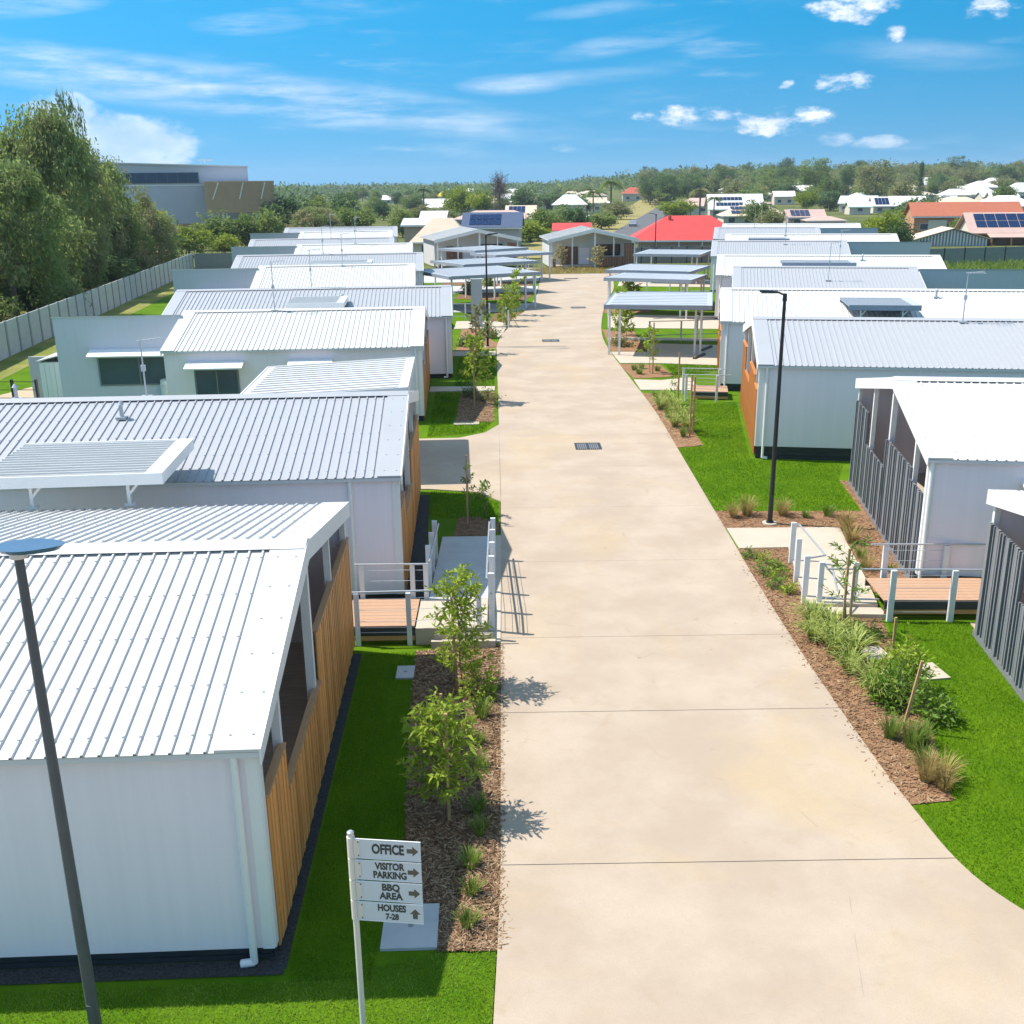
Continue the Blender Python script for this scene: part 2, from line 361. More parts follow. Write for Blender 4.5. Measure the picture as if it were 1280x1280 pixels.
M['annex2'] = mat('pale_blue_grey_cladding', (.62, .615, .70), .55, var=.03, vscale=1.5, bump=.05, bscale=18, stretch=(6, 6, .15))
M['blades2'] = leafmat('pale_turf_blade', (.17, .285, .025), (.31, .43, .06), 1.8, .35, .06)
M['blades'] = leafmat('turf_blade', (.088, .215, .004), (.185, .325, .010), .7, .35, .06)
M['straw'] = mat('straw_chip', (.26, .165, .095), .9, spec=.1, vscale=9, col2=(.46, .335, .21))
M['leafA'] = leafmat('young_leaf', (.19, .31, .02), (.40, .48, .06), 6)
M['leafB'] = leafmat('glossy_leaf', (.10, .21, .02), (.21, .33, .04), 5, .35, .35)
M['strap'] = leafmat('strap_leaf', (.21, .30, .04), (.50, .54, .18), 8)
M['fine'] = leafmat('fine_grass', (.12, .20, .03), (.22, .30, .05), 9)
M['drygr'] = leafmat('dry_grass', (.30, .22, .07), (.48, .38, .15), 9)
M['tA'] = leafmat('tree_leaf_mid', (.145, .215, .045), (.26, .325, .09), .35, .55)
M['tB'] = leafmat('tree_leaf_dark', (.075, .145, .05), (.165, .24, .08), .35, .55)
M['tC'] = leafmat('tree_leaf_lime', (.17, .25, .018), (.32, .38, .04), .5, .5)
M['tD'] = leafmat('tree_leaf_olive', (.19, .215, .075), (.35, .345, .15), .4, .5)
M['tF'] = leafmat('tree_leaf_fresh', (.17, .25, .065), (.33, .40, .14), .35, .55)
M['tE'] = leafmat('tree_leaf_pale', (.30, .26, .12), (.44, .38, .20), .5)
M['tY'] = leafmat('tree_leaf_yellow', (.40, .38, .01), (.52, .48, .02), .6)
M['tP'] = mat('bare_twig', (.17, .115, .11), .9, var=.2, vscale=2)

# ------------------------------------------------------------------ terrain
def sst(a, b, v):
    t = min(1, max(0, (v - a) / (b - a))); return t * t * (3 - 2 * t)
def ground(x, y):
    z = -0.10 - 1.2 * sst(120, 140, y)
    if y > 150: z += 9.5 * sst(380, 740, y) * sst(.03, .20, x / y)
    if y > 800: z += 14 * sst(800, 2200, y) * sst(.10, .5, x / y)
    return z
def terrain():
    ys = [-400, -60, 0, 30, 60, 90, 112, 120, 124, 128, 132, 136, 140, 150, 170, 200, 240, 280, 330] + [330 + 40 * i for i in range(1, 15)] + [960, 1060, 1200, 1400, 1700, 2200, 3000, 4500, 7000, 12000]
    us = [-1.2, -.8, -.6, -.45, -.35, -.25, -.18, -.12, -.06, 0, .03, .06, .1, .14, .18, .22, .27, .33, .4, .5, .65, .85, 1.2]
    vs = []; fs = []
    for y in ys:
        for u in us:
            x = u * (max(y, 0) + 220); vs.append((x, y, ground(x, y)))
    n = len(us)
    for j in range(len(ys) - 1):
        for i in range(n - 1):
            a = j * n + i; fs.append((a, a + 1, a + n + 1, a + n))
    me = bpy.data.meshes.new('terrain'); me.from_pydata(vs, [], fs); me.materials.append(M['land'])
    obj('terrain', me, kind='structure', smooth=True)
terrain()

# ------------------------------------------------------------------ road and its slabs
LEFT = [(-6, -.5), (6, -.3), (9.4, -.22), (10.5, -.18), (11.9, -.14), (30.3, -.15), (59.4, -.42), (61, -.36), (66, .0), (72, .6), (76.5, 1.5), (81, 2.1), (87.6, 2.75), (97, 3.3), (105, 3.7), (108.5, 3.9)]
RIGHT = [(-6, 26), (2, 19), (6, 13.5), (8, 10), (9.5, 8.0), (10.4, 7.1), (11.1, 6.58), (11.85, 6.23), (13.45, 6.02), (15, 5.93), (20, 5.83), (27, 5.92), (35, 6.05), (42, 6.15), (50, 6.0), (57.5, 5.88), (63, 5.98), (71.4, 6.7), (81, 7.9), (92, 9.6), (105.7, 11.4), (108.5, 12.4)]
def smooth_tab(tab):
    out = []; n = len(tab)
    for i in range(n - 1):
        p0, p1, p2, p3 = tab[max(i - 1, 0)], tab[i], tab[i + 1], tab[min(i + 2, n - 1)]
        def sl(a, b): return (b[1] - a[1]) / (b[0] - a[0]) if b[0] != a[0] else 0
        m1 = .5 * (sl(p0, p1) + sl(p1, p2)) if i else sl(p1, p2); m2 = .5 * (sl(p1, p2) + sl(p2, p3)) if i < n - 2 else sl(p1, p2); h = p2[0] - p1[0]
        for k in range(6):
            t = k / 6; y = p1[0] + h * t
            out.append((y, (2 * t ** 3 - 3 * t * t + 1) * p1[1] + (t ** 3 - 2 * t * t + t) * h * m1 + (3 * t * t - 2 * t ** 3) * p2[1] + (t ** 3 - t * t) * h * m2))
    return out + [tab[-1]]
LEFT = LEFT[:6] + smooth_tab(LEFT[6:]); RIGHT = smooth_tab(RIGHT)
def lerp(tab, y):
    for (a, u), (b, v) in zip(tab[:-1], tab[1:]):
        if a <= y <= b: return u + (v - u) * (y - a) / (b - a)
    return tab[-1][1]
def edge(tab, y0, y1):
    ys = sorted({y0, y1} | {a for a, _ in tab if y0 < a < y1}); return [(lerp(tab, y), y) for y in ys]
road_poly = edge(LEFT, -6, 108.5) + edge(RIGHT, -6, 108.5)[::-1]
road = sheet('road', road_poly, -.02, M['joint'])
joints = [-6, 3.8, 8, 12.2, 16.52, 19.7, 24.2, 28.7, 33.2, 37.7, 42.2, 46.7, 51.2, 55.4, 59.5, 64, 68.5, 73, 78, 83, 88, 93, 98, 103, 108.5]
for a, b in zip(joints[:-1], joints[1:]):
    g = .0075 if a < 19 else .003
    p = edge(LEFT, a + g, b - g) + edge(RIGHT, a + g, b - g)[::-1]
    sheet('concrete_slab', p, .03, M['concrete'], kind=None, thick=.05, parent=road)
sheet('cross_street', [(-90, -16), (90, -16), (90, 5.6), (26, 5.2), (-.5, 6.6), (-90, 6.6)], .026, M['concrete'], thick=.05)
# end apron of the turning area
road_end = sheet('turning_area', [(-9.5, 108.52), (13.5, 108.52), (14.2, 114.5), (-2, 117.6), (-9, 115)], .03, M['concrete'], thick=.1)
for i, (x, y, w, d) in enumerate([(2.94, 35.9, .92, .95), (2.78, 61.8, 1.0, .9), (5.6, 78.6, 1.1, .95), (6.6, 103, 1.3, .9)]):
    g = thing('drain_grate', ['dark rectangular drain grate in the road nearest the camera, between two saplings', 'dark drain grate in the middle of the road beside the tall thin lamp',
                              'small dark drain grate farther up the road between the carports', 'faint drain grate near the far end of the road'][i], 'drain', (x, y, .034), 0, 'drain grates in the road')
    fr = MB()
    for (a, b, c, e) in ((-w / 2, w / 2, -d / 2, -d / 2 + .06), (-w / 2, w / 2, d / 2 - .06, d / 2), (-w / 2, -w / 2 + .06, -d / 2 + .06, d / 2 - .06), (w / 2 - .06, w / 2, -d / 2 + .06, d / 2 - .06), (-.03, .03, -d / 2 + .06, d / 2 - .06)): fr.box(a, b, c, e, 0, .014)
    fr.build('frame', M['skirt'], g)
    MB().box(-w / 2 + .06, w / 2 - .06, -d / 2 + .06, d / 2 - .06, -.002, .003).build('pit', M['battenb'], g)
    bar = MB().box(-.012, .012, -d / 2 + .06, d / 2 - .06, .003, .012).mesh('bar', M['ribfence'])
    for k in range(int((w - .12) / .07)): obj('bar', bar, g, (-w / 2 + .1 + k * .07, 0, 0))
sheet('drain_channel', [(-.3, 59.52), (3.6, 59.52), (3.6, 59.62), (-.3, 59.62)], .034, M['battenb'])

# ------------------------------------------------------------------ lawns, beds, paths
L_lawn = [(x - .015, y) for x, y in edge(LEFT, -6, 108.5)] + [(-12, 112), (-36, 119), (-34.5, 119), (-27.2, 56.5), (-21, -6)]
sheet('left_lawn', L_lawn, -.004, M['lawn'])
sheet('right_lawn', [(x + .015, y) for x, y in edge(RIGHT, 6, 108.5)] + [(13.6, 112), (40, 112.2), (60, 115), (60, 60), (46, 6)], -.004, M['lawn'])
sheet('dry_yard', [(30.5, 62), (60, 62), (60, 112), (40.5, 109), (36, 86)], .002, M['lawn2'])
sheet('dry_verge', [(-34, 112), (-26.5, 48), (-24.5, 48), (-31, 112)], .003, M['lawn2'])
sheet('sand_patch', [(-21.5, 44.6), (-19.2, 49.2), (-22, 50.4), (-23.6, 45.2)], .006, M['sand'])
def bed(name, poly, z=.012, m='mulch', kind='structure'): return sheet(name, poly, z, M[m], kind)
bedL1 = [(-1.85, 19.15), (-1.72, 16), (-1.52, 13), (-1.47, 11.42), (-.92, 11.42), (-.92, 10.55), (-.1, 10.55), (-.08, 19.4)]
bed('mulch_bed', bedL1)
bed('gravel_shade_strip', [(-3.2, 19.1), (-2.97, 10.3), (-2.72, 10.3), (-2.93, 19.1)], .008, 'gravel')
bed('gravel_shade_strip', [(-2.74, 10.46), (-9.5, 10.25), (-9.5, 10.0), (-2.74, 10.2)], .0115, 'gravel')  # gravel-coloured strip standing in for the dark shade gap at the skirt's foot
bed('gravel_shade_strip', [(-2.75, 30.2), (-2.5, 21.6), (-1.85, 21.6), (-2.3, 30.2)], .008, 'gravel')
bedL2 = [(-1.4, 26.3), (-.45, 26.3), (-.2, 26.6), (-.2, 27.4), (-.75, 28.0), (-1.35, 28.0)]
bed('mulch_bed', bedL2)
bedL3 = [(-1.95, 40.2), (-.45, 40.2), (-.42, 46.3), (-1.95, 46.3)]
bed('mulch_bed', bedL3)
bed('soil_bed', [(-2.7, 58.4), (-.45, 58.6), (-.3, 61.2), (-.6, 62), (-1.7, 67.5), (-2.7, 67.5)], .012, 'soil')
bedL4 = [(-.9, 66.5), (.1, 66.8), (1.2, 74), (1.4, 76.2), (-.6, 76.5), (-.9, 71)]
bed('mulch_bed', bedL4, .013)
bed('mulch_bed', [(-4, 86), (1.5, 84), (2.3, 87), (2.6, 92), (-3, 95)], .012)
bed('mulch_bed', [(-6, 98), (2.4, 96), (2.9, 101), (-5, 104)], .012)
bedR1 = [(5.95, 13.52), (6.70, 13.62), (7.10, 15.3), (7.42, 16.7), (7.75, 19), (8.0, 20.5), (7.85, 21.2), (6.55, 21.25), (6.8, 22.4), (7.22, 24.98), (5.85, 24.98), (5.8, 22.9), (5.76, 19.7), (5.88, 14.8)]
bed('soil_bed', bedR1, .012, 'soil')
bedR2 = [(5.87, 26.6), (9.05, 26.5), (8.1, 21.9), (8.9, 22.0), (9.5, 22.1), (10.78, 31.0), (10.45, 31.2), (10.08, 28.0), (5.9, 28.2)]
bed('soil_bed', bedR2, .012, 'soil')
bed('sand_strip', [(9.96, 20.2), (9.78, 20.2), (8.35, 9.5), (8.62, 9.5)], .010, 'sand')
bedR3 = [(5.96, 35.6), (7.05, 35.9), (7.15, 45.3), (6.05, 45.6)]
bed('soil_bed', bedR3, .012, 'soil')
bedR4 = [(6.18, 49.2), (8.2, 49.6), (8.0, 53.0), (5.9, 53.4)]
bed('soil_bed', bedR4, .012, 'soil')
bedR5 = [(5.95, 57.6), (7.9, 57.4), (8.2, 66), (6.3, 66.6)]
bed('soil_bed', bedR5, .012, 'soil')
bed('soil_bed', [(7.2, 75.2), (10.6, 75.2), (10.8, 78), (7.6, 78.6)], .012, 'soil')
bed('mulch_bed', [(-1, 108.6), (13.2, 108.6), (13.9, 114.4), (4.8, 116)], .06, 'lawn2')
def pad(name, poly, z=.03, m='conc2', thick=.06): return sheet(name, poly, z, M[m], 'structure', thick)
pad('left_driveway', [(-10, 30.7), (-2.4, 30.8), (-.9, 30.4), (-.153, 29.4), (-.238, 39.6), (-.75, 38.3), (-1.7, 37.5), (-9.6, 37.1)], .026, 'concrete', .05)
pad('garden_path', [(-3.4, 46.5), (-.44, 46.6), (-.44, 47.6), (-3.4, 47.7)])
pad('garden_path', [(-2.9, 56.6), (-.46, 56.7), (-.46, 58.2), (-2.9, 58.2)])
pad('garden_path', [(-3.2, 67.6), (-.75, 67.8), (-.35, 63.4), (.25, 67.2), (.45, 70), (-.95, 71.5), (-3.2, 71.5)])
pad('parking_bay', [(-8, 76.6), (1.5, 76.8), (2.2, 81.8), (-8, 83)], .028, 'conc3')
pad('parking_bay', [(-8, 90), (2.9, 91), (3.2, 96), (-8, 97.4)], .028, 'conc3')
pad('parking_bay', [(-8, 100.5), (3.4, 101), (3.7, 106), (-8, 108.2)], .028, 'conc3')
pad('parking_bay', [(6.02, 53.6), (8.1, 53.4), (12.2, 52.2), (13.4, 59.0), (8.3, 60.4), (7.9, 57.2), (5.92, 57.4)], .028, 'conc2')
pad('parking_bay', [(7.6, 78.8), (15, 77.4), (16, 84), (8.6, 85.4)], .028, 'conc2')
pad('parking_bay', [(6.7, 67.2), (14, 66), (15, 72.4), (7.4, 74.4)], .028, 'conc2')
pad('parking_bay', [(10.3, 95), (18.5, 93), (19.6, 101), (11.4, 103)], .028, 'conc2')
pad('garden_path', [(6.15, 46.3), (8.8, 46.0), (8.9, 49.3), (7.4, 48.6), (6.15, 48.9)])
pad('garden_path', [(6.2, 62.0), (13.2, 60.8), (13.4, 61.8), (6.3, 63.0)], .033)
# ------------------------------------------------------------------ villas
D_ = 8.9; VR = 4.0
_sheets = {}
def roof_sheet_mesh(w, ln, rm):
    k = (round(w, 3), round(ln, 3), rm)
    if k in _sheets: return _sheets[k]
    p = w / 4; prof = []
    for i in range(4):
        c = -w / 2 + p * (i + .5)
        prof += [(c - p / 2, 0), (c - .022, 0), (c - .013, .030), (c + .013, .030), (c + .022, 0)]
    prof.append((w / 2, 0)); n = len(prof)
    vs = [(x, 0, z) for x, z in prof] + [(x, ln, z) for x, z in prof] + [(x, 0, z - .012) for x, z in prof]
    fs = [(i, i + 1, i + 1 + n, i + n) for i in range(n - 1)] + [(i + 2 * n, i + 1 + 2 * n, i + 1, i) for i in range(n - 1)]
    me = bpy.data.meshes.new('roof_sheet'); me.from_pydata(vs, [], fs); me.materials.append(M[rm]); me.update()
    _sheets[k] = me; return me
_shared = {}
def shared(key, fn):
    if key not in _shared: _shared[key] = fn()
    return _shared[key]

def villa(s, x, y, rot, L, label, group, dz=0.0, clad='timber', annex=0.0, windows=(), antenna=None, vent=None, door=True, near=True, wide_verge=.5, rm='roof', dp=.25, screws=False):
    """s: -1 the house runs to -x, +1 to +x; the gable porch faces the road at u = 0"""
    h = thing('villa', label, 'house', (x, y, 0), R_(rot), group)
    zb = .22 + dz; ze = 3.0 + dz; zr = 4.0 + dz; zk = 3.08 + dz
    def rz(v): return ze + (zr - ze) * (v / VR) if v < VR else zr + (zk - zr) * ((v - VR) / (D_ - VR))
    def bx(mb, u0, u1, v0, v1, z0, z1, m=0): return mb.box(s * u0, s * u1, v0, v1, z0, z1, m)
    # floor slab / skirt
    bx(MB(), .12, L - .12, .12, D_ - .12, -.12, zb - .02).build('subfloor', M['skirt'], h)
    nb = 2 if dz < .1 else 3
    for k in range(nb):
        z0 = -.02 + k * (zb + .0) / nb; z1 = z0 + (zb) / nb - .015
        bx(MB(), .06, L - .06, .06, .10, z0, z1).build('skirt_board', M['skirt'], h)
        bx(MB(), .04, .08, .10, D_ - .06, z0, z1).build('skirt_board', M['skirt'], h)
    # walls
    bx(MB(), .0, L, .0, .12, zb, ze - .03).build('front_wall', M['wall'], h)
    bx(MB(), .10, L, D_ - .12, D_, zb, zk - .05).build('back_wall', M['wall'], h)
    def pent(u0, u1, name, m, v0=.12, v1=D_ - .12, o=.06):
        pts = [(s * u0, v0, zb), (s * u0, v1, zb), (s * u0, v1, rz(v1) - o), (s * u0, VR, zr - o), (s * u0, v0, rz(v0) - o)]
        return MB().extrude(pts, (s * (u1 - u0), 0, 0)).build(name, m, h)
    pent(L - .12, L - .0, 'end_wall', M['wall'])
    pw = pent(2.3, 2.42, 'porch_wall', M['wallin'])
    bx(MB(), .1, 2.3, .12, D_ - .12, zb - .02, zb + .03).build('porch_floor', M['porchfloor'], h)
    mb = MB()
    for (va, vb) in ((.12, VR), (VR, D_ - .12)):
        mb.extrude([(s * .1, va, rz(va) - .055), (s * .1, vb, rz(vb) - .055), (s * .1, vb, rz(vb) - .085), (s * .1, va, rz(va) - .085)], (s * 2.2, 0, 0))
    mb.build('porch_ceiling', M['trim'], h)
    if door:
        fr = MB(); gl = MB()
        for (va, vb, zt) in ((5.2, 7.4, 2.1), (1.0, 3.2, 2.1)):
            bx(fr, 2.25, 2.297, va, va + .06, zb + .05, zb + zt); bx(fr, 2.25, 2.297, vb - .06, vb, zb + .05, zb + zt)
            bx(fr, 2.25, 2.297, va + .06, vb - .06, zb + zt - .06, zb + zt); bx(fr, 2.25, 2.297, (va + vb) / 2 - .03, (va + vb) / 2 + .03, zb + .05, zb + zt - .06)
            f = fr.build('glass_door', M['frame'], h); fr = MB()
            bx(gl, 2.27, 2.295, va + .06, (va + vb) / 2 - .03, zb + .05, zb + zt - .06); bx(gl, 2.27, 2.295, (va + vb) / 2 + .03, vb - .06, zb + .05, zb + zt - .06)
            gl.build('pane', M['glass'], f); gl = MB()
    # porch posts and cladding
    for v, w in ((1.4, .11), (4.2, .13), (6.55, .11), (8.78, .11)):
        bx(MB(), .0, w, v - w / 2, v + w / 2, zb, rz(v) - .09).build('porch_post', M['trim'], h)
    if near or True:
        bx(MB(), -.02, .0, .0, .14, zb, ze - .06).build('corner_trim', M['trim'], h)
        bx(MB(), .0, .14, -.02, .0, zb, ze - .06).build('corner_trim', M['trim'], h)
    wood = clad in ('timber', 'timber2', 'timber3')
    segs = ((.16, 1.38, 2.2), (1.38, 4.42, 1.55), (4.42, D_ - .02, 2.4)) if s < 0 else ((.16, 1.4, 2.1), (1.4, 4.2, 2.38), (4.2, 6.9, 1.6), (6.9, D_ - .02, 2.5))
    for va, vb, zt in segs:
        zt = zt + dz
        if wood:
            n = max(1, round((vb - va) / .135)); bw = (vb - va) / n
            if near:
                for k in range(n):
                    kk = (clad, round(bw, 3), zt, s, k % 3)
                    me = shared(kk, lambda: MB().box(-s * .005, -s * (.03 + .007 * (k % 3)), .011, bw - .011, .10, zt - .02).mesh('cladding_board', M[clad]))
                    obj('cladding_board', me, h, (0, va + k * bw, 0))
            else:
                mb = MB()
                for k in range(n): bx(mb, -.03 - .004 * (k % 3), -.005, va + k * bw + .006, va + (k + 1) * bw - .006, .10, zt - .02)
                mb.build('timber_cladding', M[clad], h, kind='stuff')
            bx(MB(), -.055, .05, va + .003, vb - .003, zt - .018, zt + .02).build('cap_rail', M['rail_timber'] if s < 0 else M[clad], h)
        else:
            bx(MB(), -.012, .0, va + .002, vb - .002, .16, zt - .03).build('screen_backing', M['battenb'], h)
            v = va + .03; k = 0; big = (.055, .055, .11, .055, .035, .055, .09, .035); gap = (.055, .09, .05, .05, .10, .05, .055, .08); sm = MB()
            while v + big[k % 8] < vb:
                bw = big[k % 8]; dp = (.05, .07, .05, .035)[k % 4]
                me = shared((bw, dp, zt, s), lambda: MB().box(-s * .013, -s * (.013 + dp), 0, bw, .14, zt - .0).mesh('batten', M['batten']))
                obj('batten', me, h, (0, v, 0)); v += bw + gap[k % 8]; k += 1
    if not wood: bx(MB(), -.06, .0, .0, D_, .0, .135).build('base_plate', M['batten'], h)
    # downpipe
    mb = MB(); mb.path([(s * dp, -.06, ze - .1), (s * dp, -.06, .16), (s * dp, -.06, .06)], .045, 10); mb.path([(s * dp, -.06, .07), (s * (dp + .16), -.06, .05)], .05, 10)
    mb.build('downpipe', M['trim'], h)
    # roof
    ov = .13; uv = .06
    lf = math.hypot(VR + ov, (zr - ze) * (VR + ov) / VR); af = math.atan2(zr - ze, VR)
    lb = math.hypot(D_ - VR + ov, (zr - zk) * (D_ - VR + ov) / (D_ - VR)); ab = math.atan2(zr - zk, D_ - VR)
    n = round((L + 2 * uv - 2 * wide_verge) / .8); w = (L + 2 * uv - 2 * wide_verge) / n
    zf0 = ze - (zr - ze) * ov / VR
    fm = roof_sheet_mesh(w, lf - .10, rm); bm = roof_sheet_mesh(w, lb - .10, rm)
    for k in range(n):
        xc = s * (-uv + wide_verge + w * (k + .5))
        obj('roof_sheet', fm, h, (xc, -ov, zf0 + .0), (af, 0, 0))
        obj('roof_sheet', bm, h, (xc, D_ + ov, zk - (zr - zk) * ov / (D_ - VR)), (ab, 0, math.pi))
    for (u0, u1) in ((-uv, wide_verge - uv), (L + uv - wide_verge, L + uv)):
        mb = MB()
        mb.extrude([(s * u0, -ov, zf0 + .035), (s * u0, VR, zr + .035), (s * u0, D_ + ov, zk - (zr - zk) * ov / (D_ - VR) + .035),
                    (s * u0, D_ + ov, zk - (zr - zk) * ov / (D_ - VR) - .0), (s * u0, VR, zr - .0), (s * u0, -ov, zf0 - .0)], (s * (u1 - u0), 0, 0))
        mb.build('verge_flashing', M[rm], h)
    mb = MB(); a = .22
    mb.extrude([(s * (-uv - .01), VR - a, zr - a * math.tan(af) + .045), (s * (-uv - .01), VR, zr + .062), (s * (-uv - .01), VR + a, zr - a * math.tan(ab) + .045), (s * (-uv - .01), VR, zr + .036)], (s * (L + 2 * uv + .02), 0, 0))
    mb.build('ridge_cap', M[rm], h)
    for u in (-uv - .022, L + uv + .0):
        hb = .26; mb = MB()
        for (v0, z0, v1, z1) in ((-ov, zf0, VR, zr), (VR, zr, D_ + ov, zk - (zr - zk) * ov / (D_ - VR))):
            mb.extrude([(s * u, v0, z0 + .04), (s * u, v1, z1 + .04), (s * u, v1, z1 - hb), (s * u, v0, z0 - hb + (.1 if v0 < 0 else 0))], (s * .022, 0, 0))
        mb.build('barge_board', M['trim'], h)
    mb = MB(); bx(mb, -uv, L + uv, -ov + .015, -ov + .04, zf0 - .085, zf0 - .013); mb.build('front_fascia', M['frame'], h)
    mb = MB(); bx(mb, -uv, L + uv, D_ + ov - .04, D_ + ov - .01, zk - .16, zk - .05); mb.build('back_fascia', M['trim'], h)
    # windows on the camera side
    for (u0, u1, z0, z1, aw) in windows: window(h, s, u0, u1, 0.0, z0 + dz, z1 + dz, aw)
    if annex:
        v0 = 3.2; u0 = L + .0; u1 = L + annex; zt = 3.92 + dz
        MB().extrude([(s * (u0 + .002), v0, .15), (s * (u0 + .002), D_ - .05, .15), (s * (u0 + .002), D_ - .05, 2.45), (s * (u0 + .002), v0, zt)], (s * (u1 - u0), 0, 0)).build('annex', M['annex2'] if x < -3 and y < 60 else M['annex'], h)
        MB().extrude([(s * u0, v0 - .03, zt + .0), (s * u0, D_ + .1, 2.40), (s * u0, D_ + .1, 2.46), (s * u0, v0 - .03, zt + .06)], (s * (u1 - u0 + .05), 0, 0)).build('annex_roof', M[rm], h)
        if windows: window(h, s, u0 + .25, u1 - 1.6, v0, 1.1 + dz, 2.3 + dz, 1)
    if screws:
        mb = MB()
        for k in range(n * 4):
            xc = s * (-uv + wide_verge + w / 4 * (k + .5))
            for v in (.12, .95, 1.85, 2.75, 3.6, 4.5, 5.4, 6.4, 7.4, 8.6):
                zt = rz(v) + .030; mb.box(xc - .011, xc + .011, v - .011, v + .011, zt - .006, zt + .012)
        for v in (.1, .8, 1.5, 2.2, 2.9, 3.6, 5, 6, 7, 8.3):
            for u in (.04, .3): zt = rz(v) + .034; mb.box(s * u - .012, s * u + .012, v - .012, v + .012, zt - .004, zt + .01)
        mb.build('roof_screws', M['steel'], h, kind='stuff')
    if antenna is not None:
        for (u, v, ht) in antenna:
            z0 = rz(v) + .03; mb = MB(); mb.tube((s * u, v, z0), (s * u, v, z0 + ht), .022, .018, 6); mb.box(s * u - .14, s * u + .14, v - .1, v + .1, z0 - .02, z0 + .03)
            t = z0 + ht
            mb.tube((s * u - .08, v, t - .03), (s * u + .55, v + .1, t + .03), .014, .014, 5)
            for q in range(5): mb.tube((s * u + .04 + q * .12, v - .22, t - .02), (s * u + .04 + q * .12, v + .25, t - .02), .008, .008, 4)
            mb.box(s * u - .05, s * u + .05, v - .05, v + .05, z0 + ht * .45, z0 + ht * .45 + .16)
            mb.build('antenna', M['steel'], h)
    if vent:
        for (u, v) in vent:
            z0 = rz(v); mb = MB(); mb.box(s * u - .12, s * u + .12, v - .12, v + .12, z0 + .0, z0 + .06); mb.tube((s * u, v, z0 + .04), (s * u, v, z0 + .34), .05, .05, 8); mb.tube((s * u, v, z0 + .34), (s * u, v, z0 + .42), .085, .03, 8)
            mb.build('vent_pipe', M['steel'], h)
    return h
def window(h, s, u0, u1, v, z0, z1, awning=0):
    f = MB(); t = .06
    def bx(mb, a, b, c, d, e, g): mb.box(s * a, s * b, c, d, e, g)
    bx(f, u0, u0 + t, v - .045, v - .001, z0, z1); bx(f, u1 - t, u1, v - .045, v - .001, z0, z1)
    bx(f, u0 + t, u1 - t, v - .045, v - .001, z0, z0 + t); bx(f, u0 + t, u1 - t, v - .045, v - .001, z1 - t, z1); bx(f, (u0 + u1) / 2 - .025, (u0 + u1) / 2 + .025, v - .045, v - .001, z0 + t, z1 - t)
    fo = f.build('window', M['wframe'], h)
    for a, b in ((u0 + t, (u0 + u1) / 2 - .025), ((u0 + u1) / 2 + .025, u1 - t)):
        p = MB(); bx(p, a, b, v - .02, v - .003, z0 + t, z1 - t); p.build('pane', M['glassb'], fo)
    if awning:
        a = MB(); a.extrude([(s * (u0 - .25), v - .002, z1 + .32), (s * (u0 - .25), v - .62, z1 + .12), (s * (u0 - .25), v - .62, z1 + .07), (s * (u0 - .25), v - .002, z1 + .27)], (s * (u1 - u0 + .5), 0, 0))
        a.build('window_awning', M['trim'], h)
LG = 'white villas along the left of the road'; RG = 'white villas along the right of the road'
villa(-1, -2.86, 10.42, 1.8, 10.2, 'nearest left white villa with timber porch screen beside the direction sign', LG, antenna=None, vent=[(9.5, 5.6)], screws=True)
villa(-1, -2.33, 21.75, 2.0, 13.7, 'second left villa with pale grey roof behind the raised patio cover', LG, vent=[(6.7, 2.9), (10, 5)], antenna=[(6.9, 5.6, 1.5)], dp=1.05, screws=True, rm='roofg')
villa(-1, -3.2, 40.5, 2.5, 9.9, 'third left villa with two awnings and tall flat annex wall', LG, annex=5.2, windows=[(7.1, 8.8, .95, 2.25, 1), (3.7, 4.9, 1.4, 2.25, 1)], antenna=[(6.2, 3.9, 2.0)])
villa(-1, -2.5, 50.0, 3, 13.6, 'fourth left villa, long roofed, just behind the villa with two awnings', LG, antenna=[(7.0, 4.2, 1.9)], vent=[(5.3, 2)], rm='roofg')
villa(-1, -5.5, 65.6, 4, 9.9, 'white villa fifth from the camera on the left with a square grey annex wall', LG, annex=5.4, windows=[(6.2, 8, 1, 2.2, 1)], antenna=[(4.6, 3.8, 2.0)], near=False)
villa(-1, -5.8, 76.9, 4, 13.7, 'long white villa sixth from the camera on the left with a small patio cover', LG, antenna=[(7.4, 4, 2.0)], near=False, rm='roofg')
villa(-1, -7.7, 90.4, 4, 9.9, 'white villa seventh from the camera on the left with annex', LG, annex=5.6, near=False, antenna=[(4.9, 4, 2.2)])
villa(-1, -10.3, 101, 5, 13.6, 'long white villa eighth from the camera on the left', LG, near=False, antenna=[(6, 4, 2.2)], rm='roofg')
villa(-1, -12.0, 116.6, 5, 10.1, 'white villa ninth from the camera on the left near the cream roofs', LG, annex=5.4, near=False, antenna=[(4, 4, 2.6)])
villa(-1, -12.6, 128.4, 5, 13.4, 'farthest white villa on the left in front of the tree belt', LG, near=False, antenna=[(8, 4, 3.2)], rm='roofg')
villa(1, 8.62, 10.72, -6.5, 10, 'white villa nearest the camera at the right edge with tall charcoal battens', RG, clad='batten')
villa(1, 9.36, 22.1, -8.5, 10.5, 'second right villa with grey batten screen and open white porch posts', RG, dz=.15, clad='batten', windows=[(2.2, 3.6, 1.35, 2.2, 1)], screws=True)
villa(1, 8.42, 34.0, -9.5, 12.6, 'white villa on the right with orange timber end behind the black street lamp', RG, dz=.22, clad='timber2', antenna=[(7.1, 3.7, 1.7)], rm='roofg')
villa(1, 9.6, 46.0, -11, 15.5, 'white villa on the right whose roof carries a raised grey patio cover', RG, dz=.1, clad='timber2', vent=[(9.4, 3.0)])
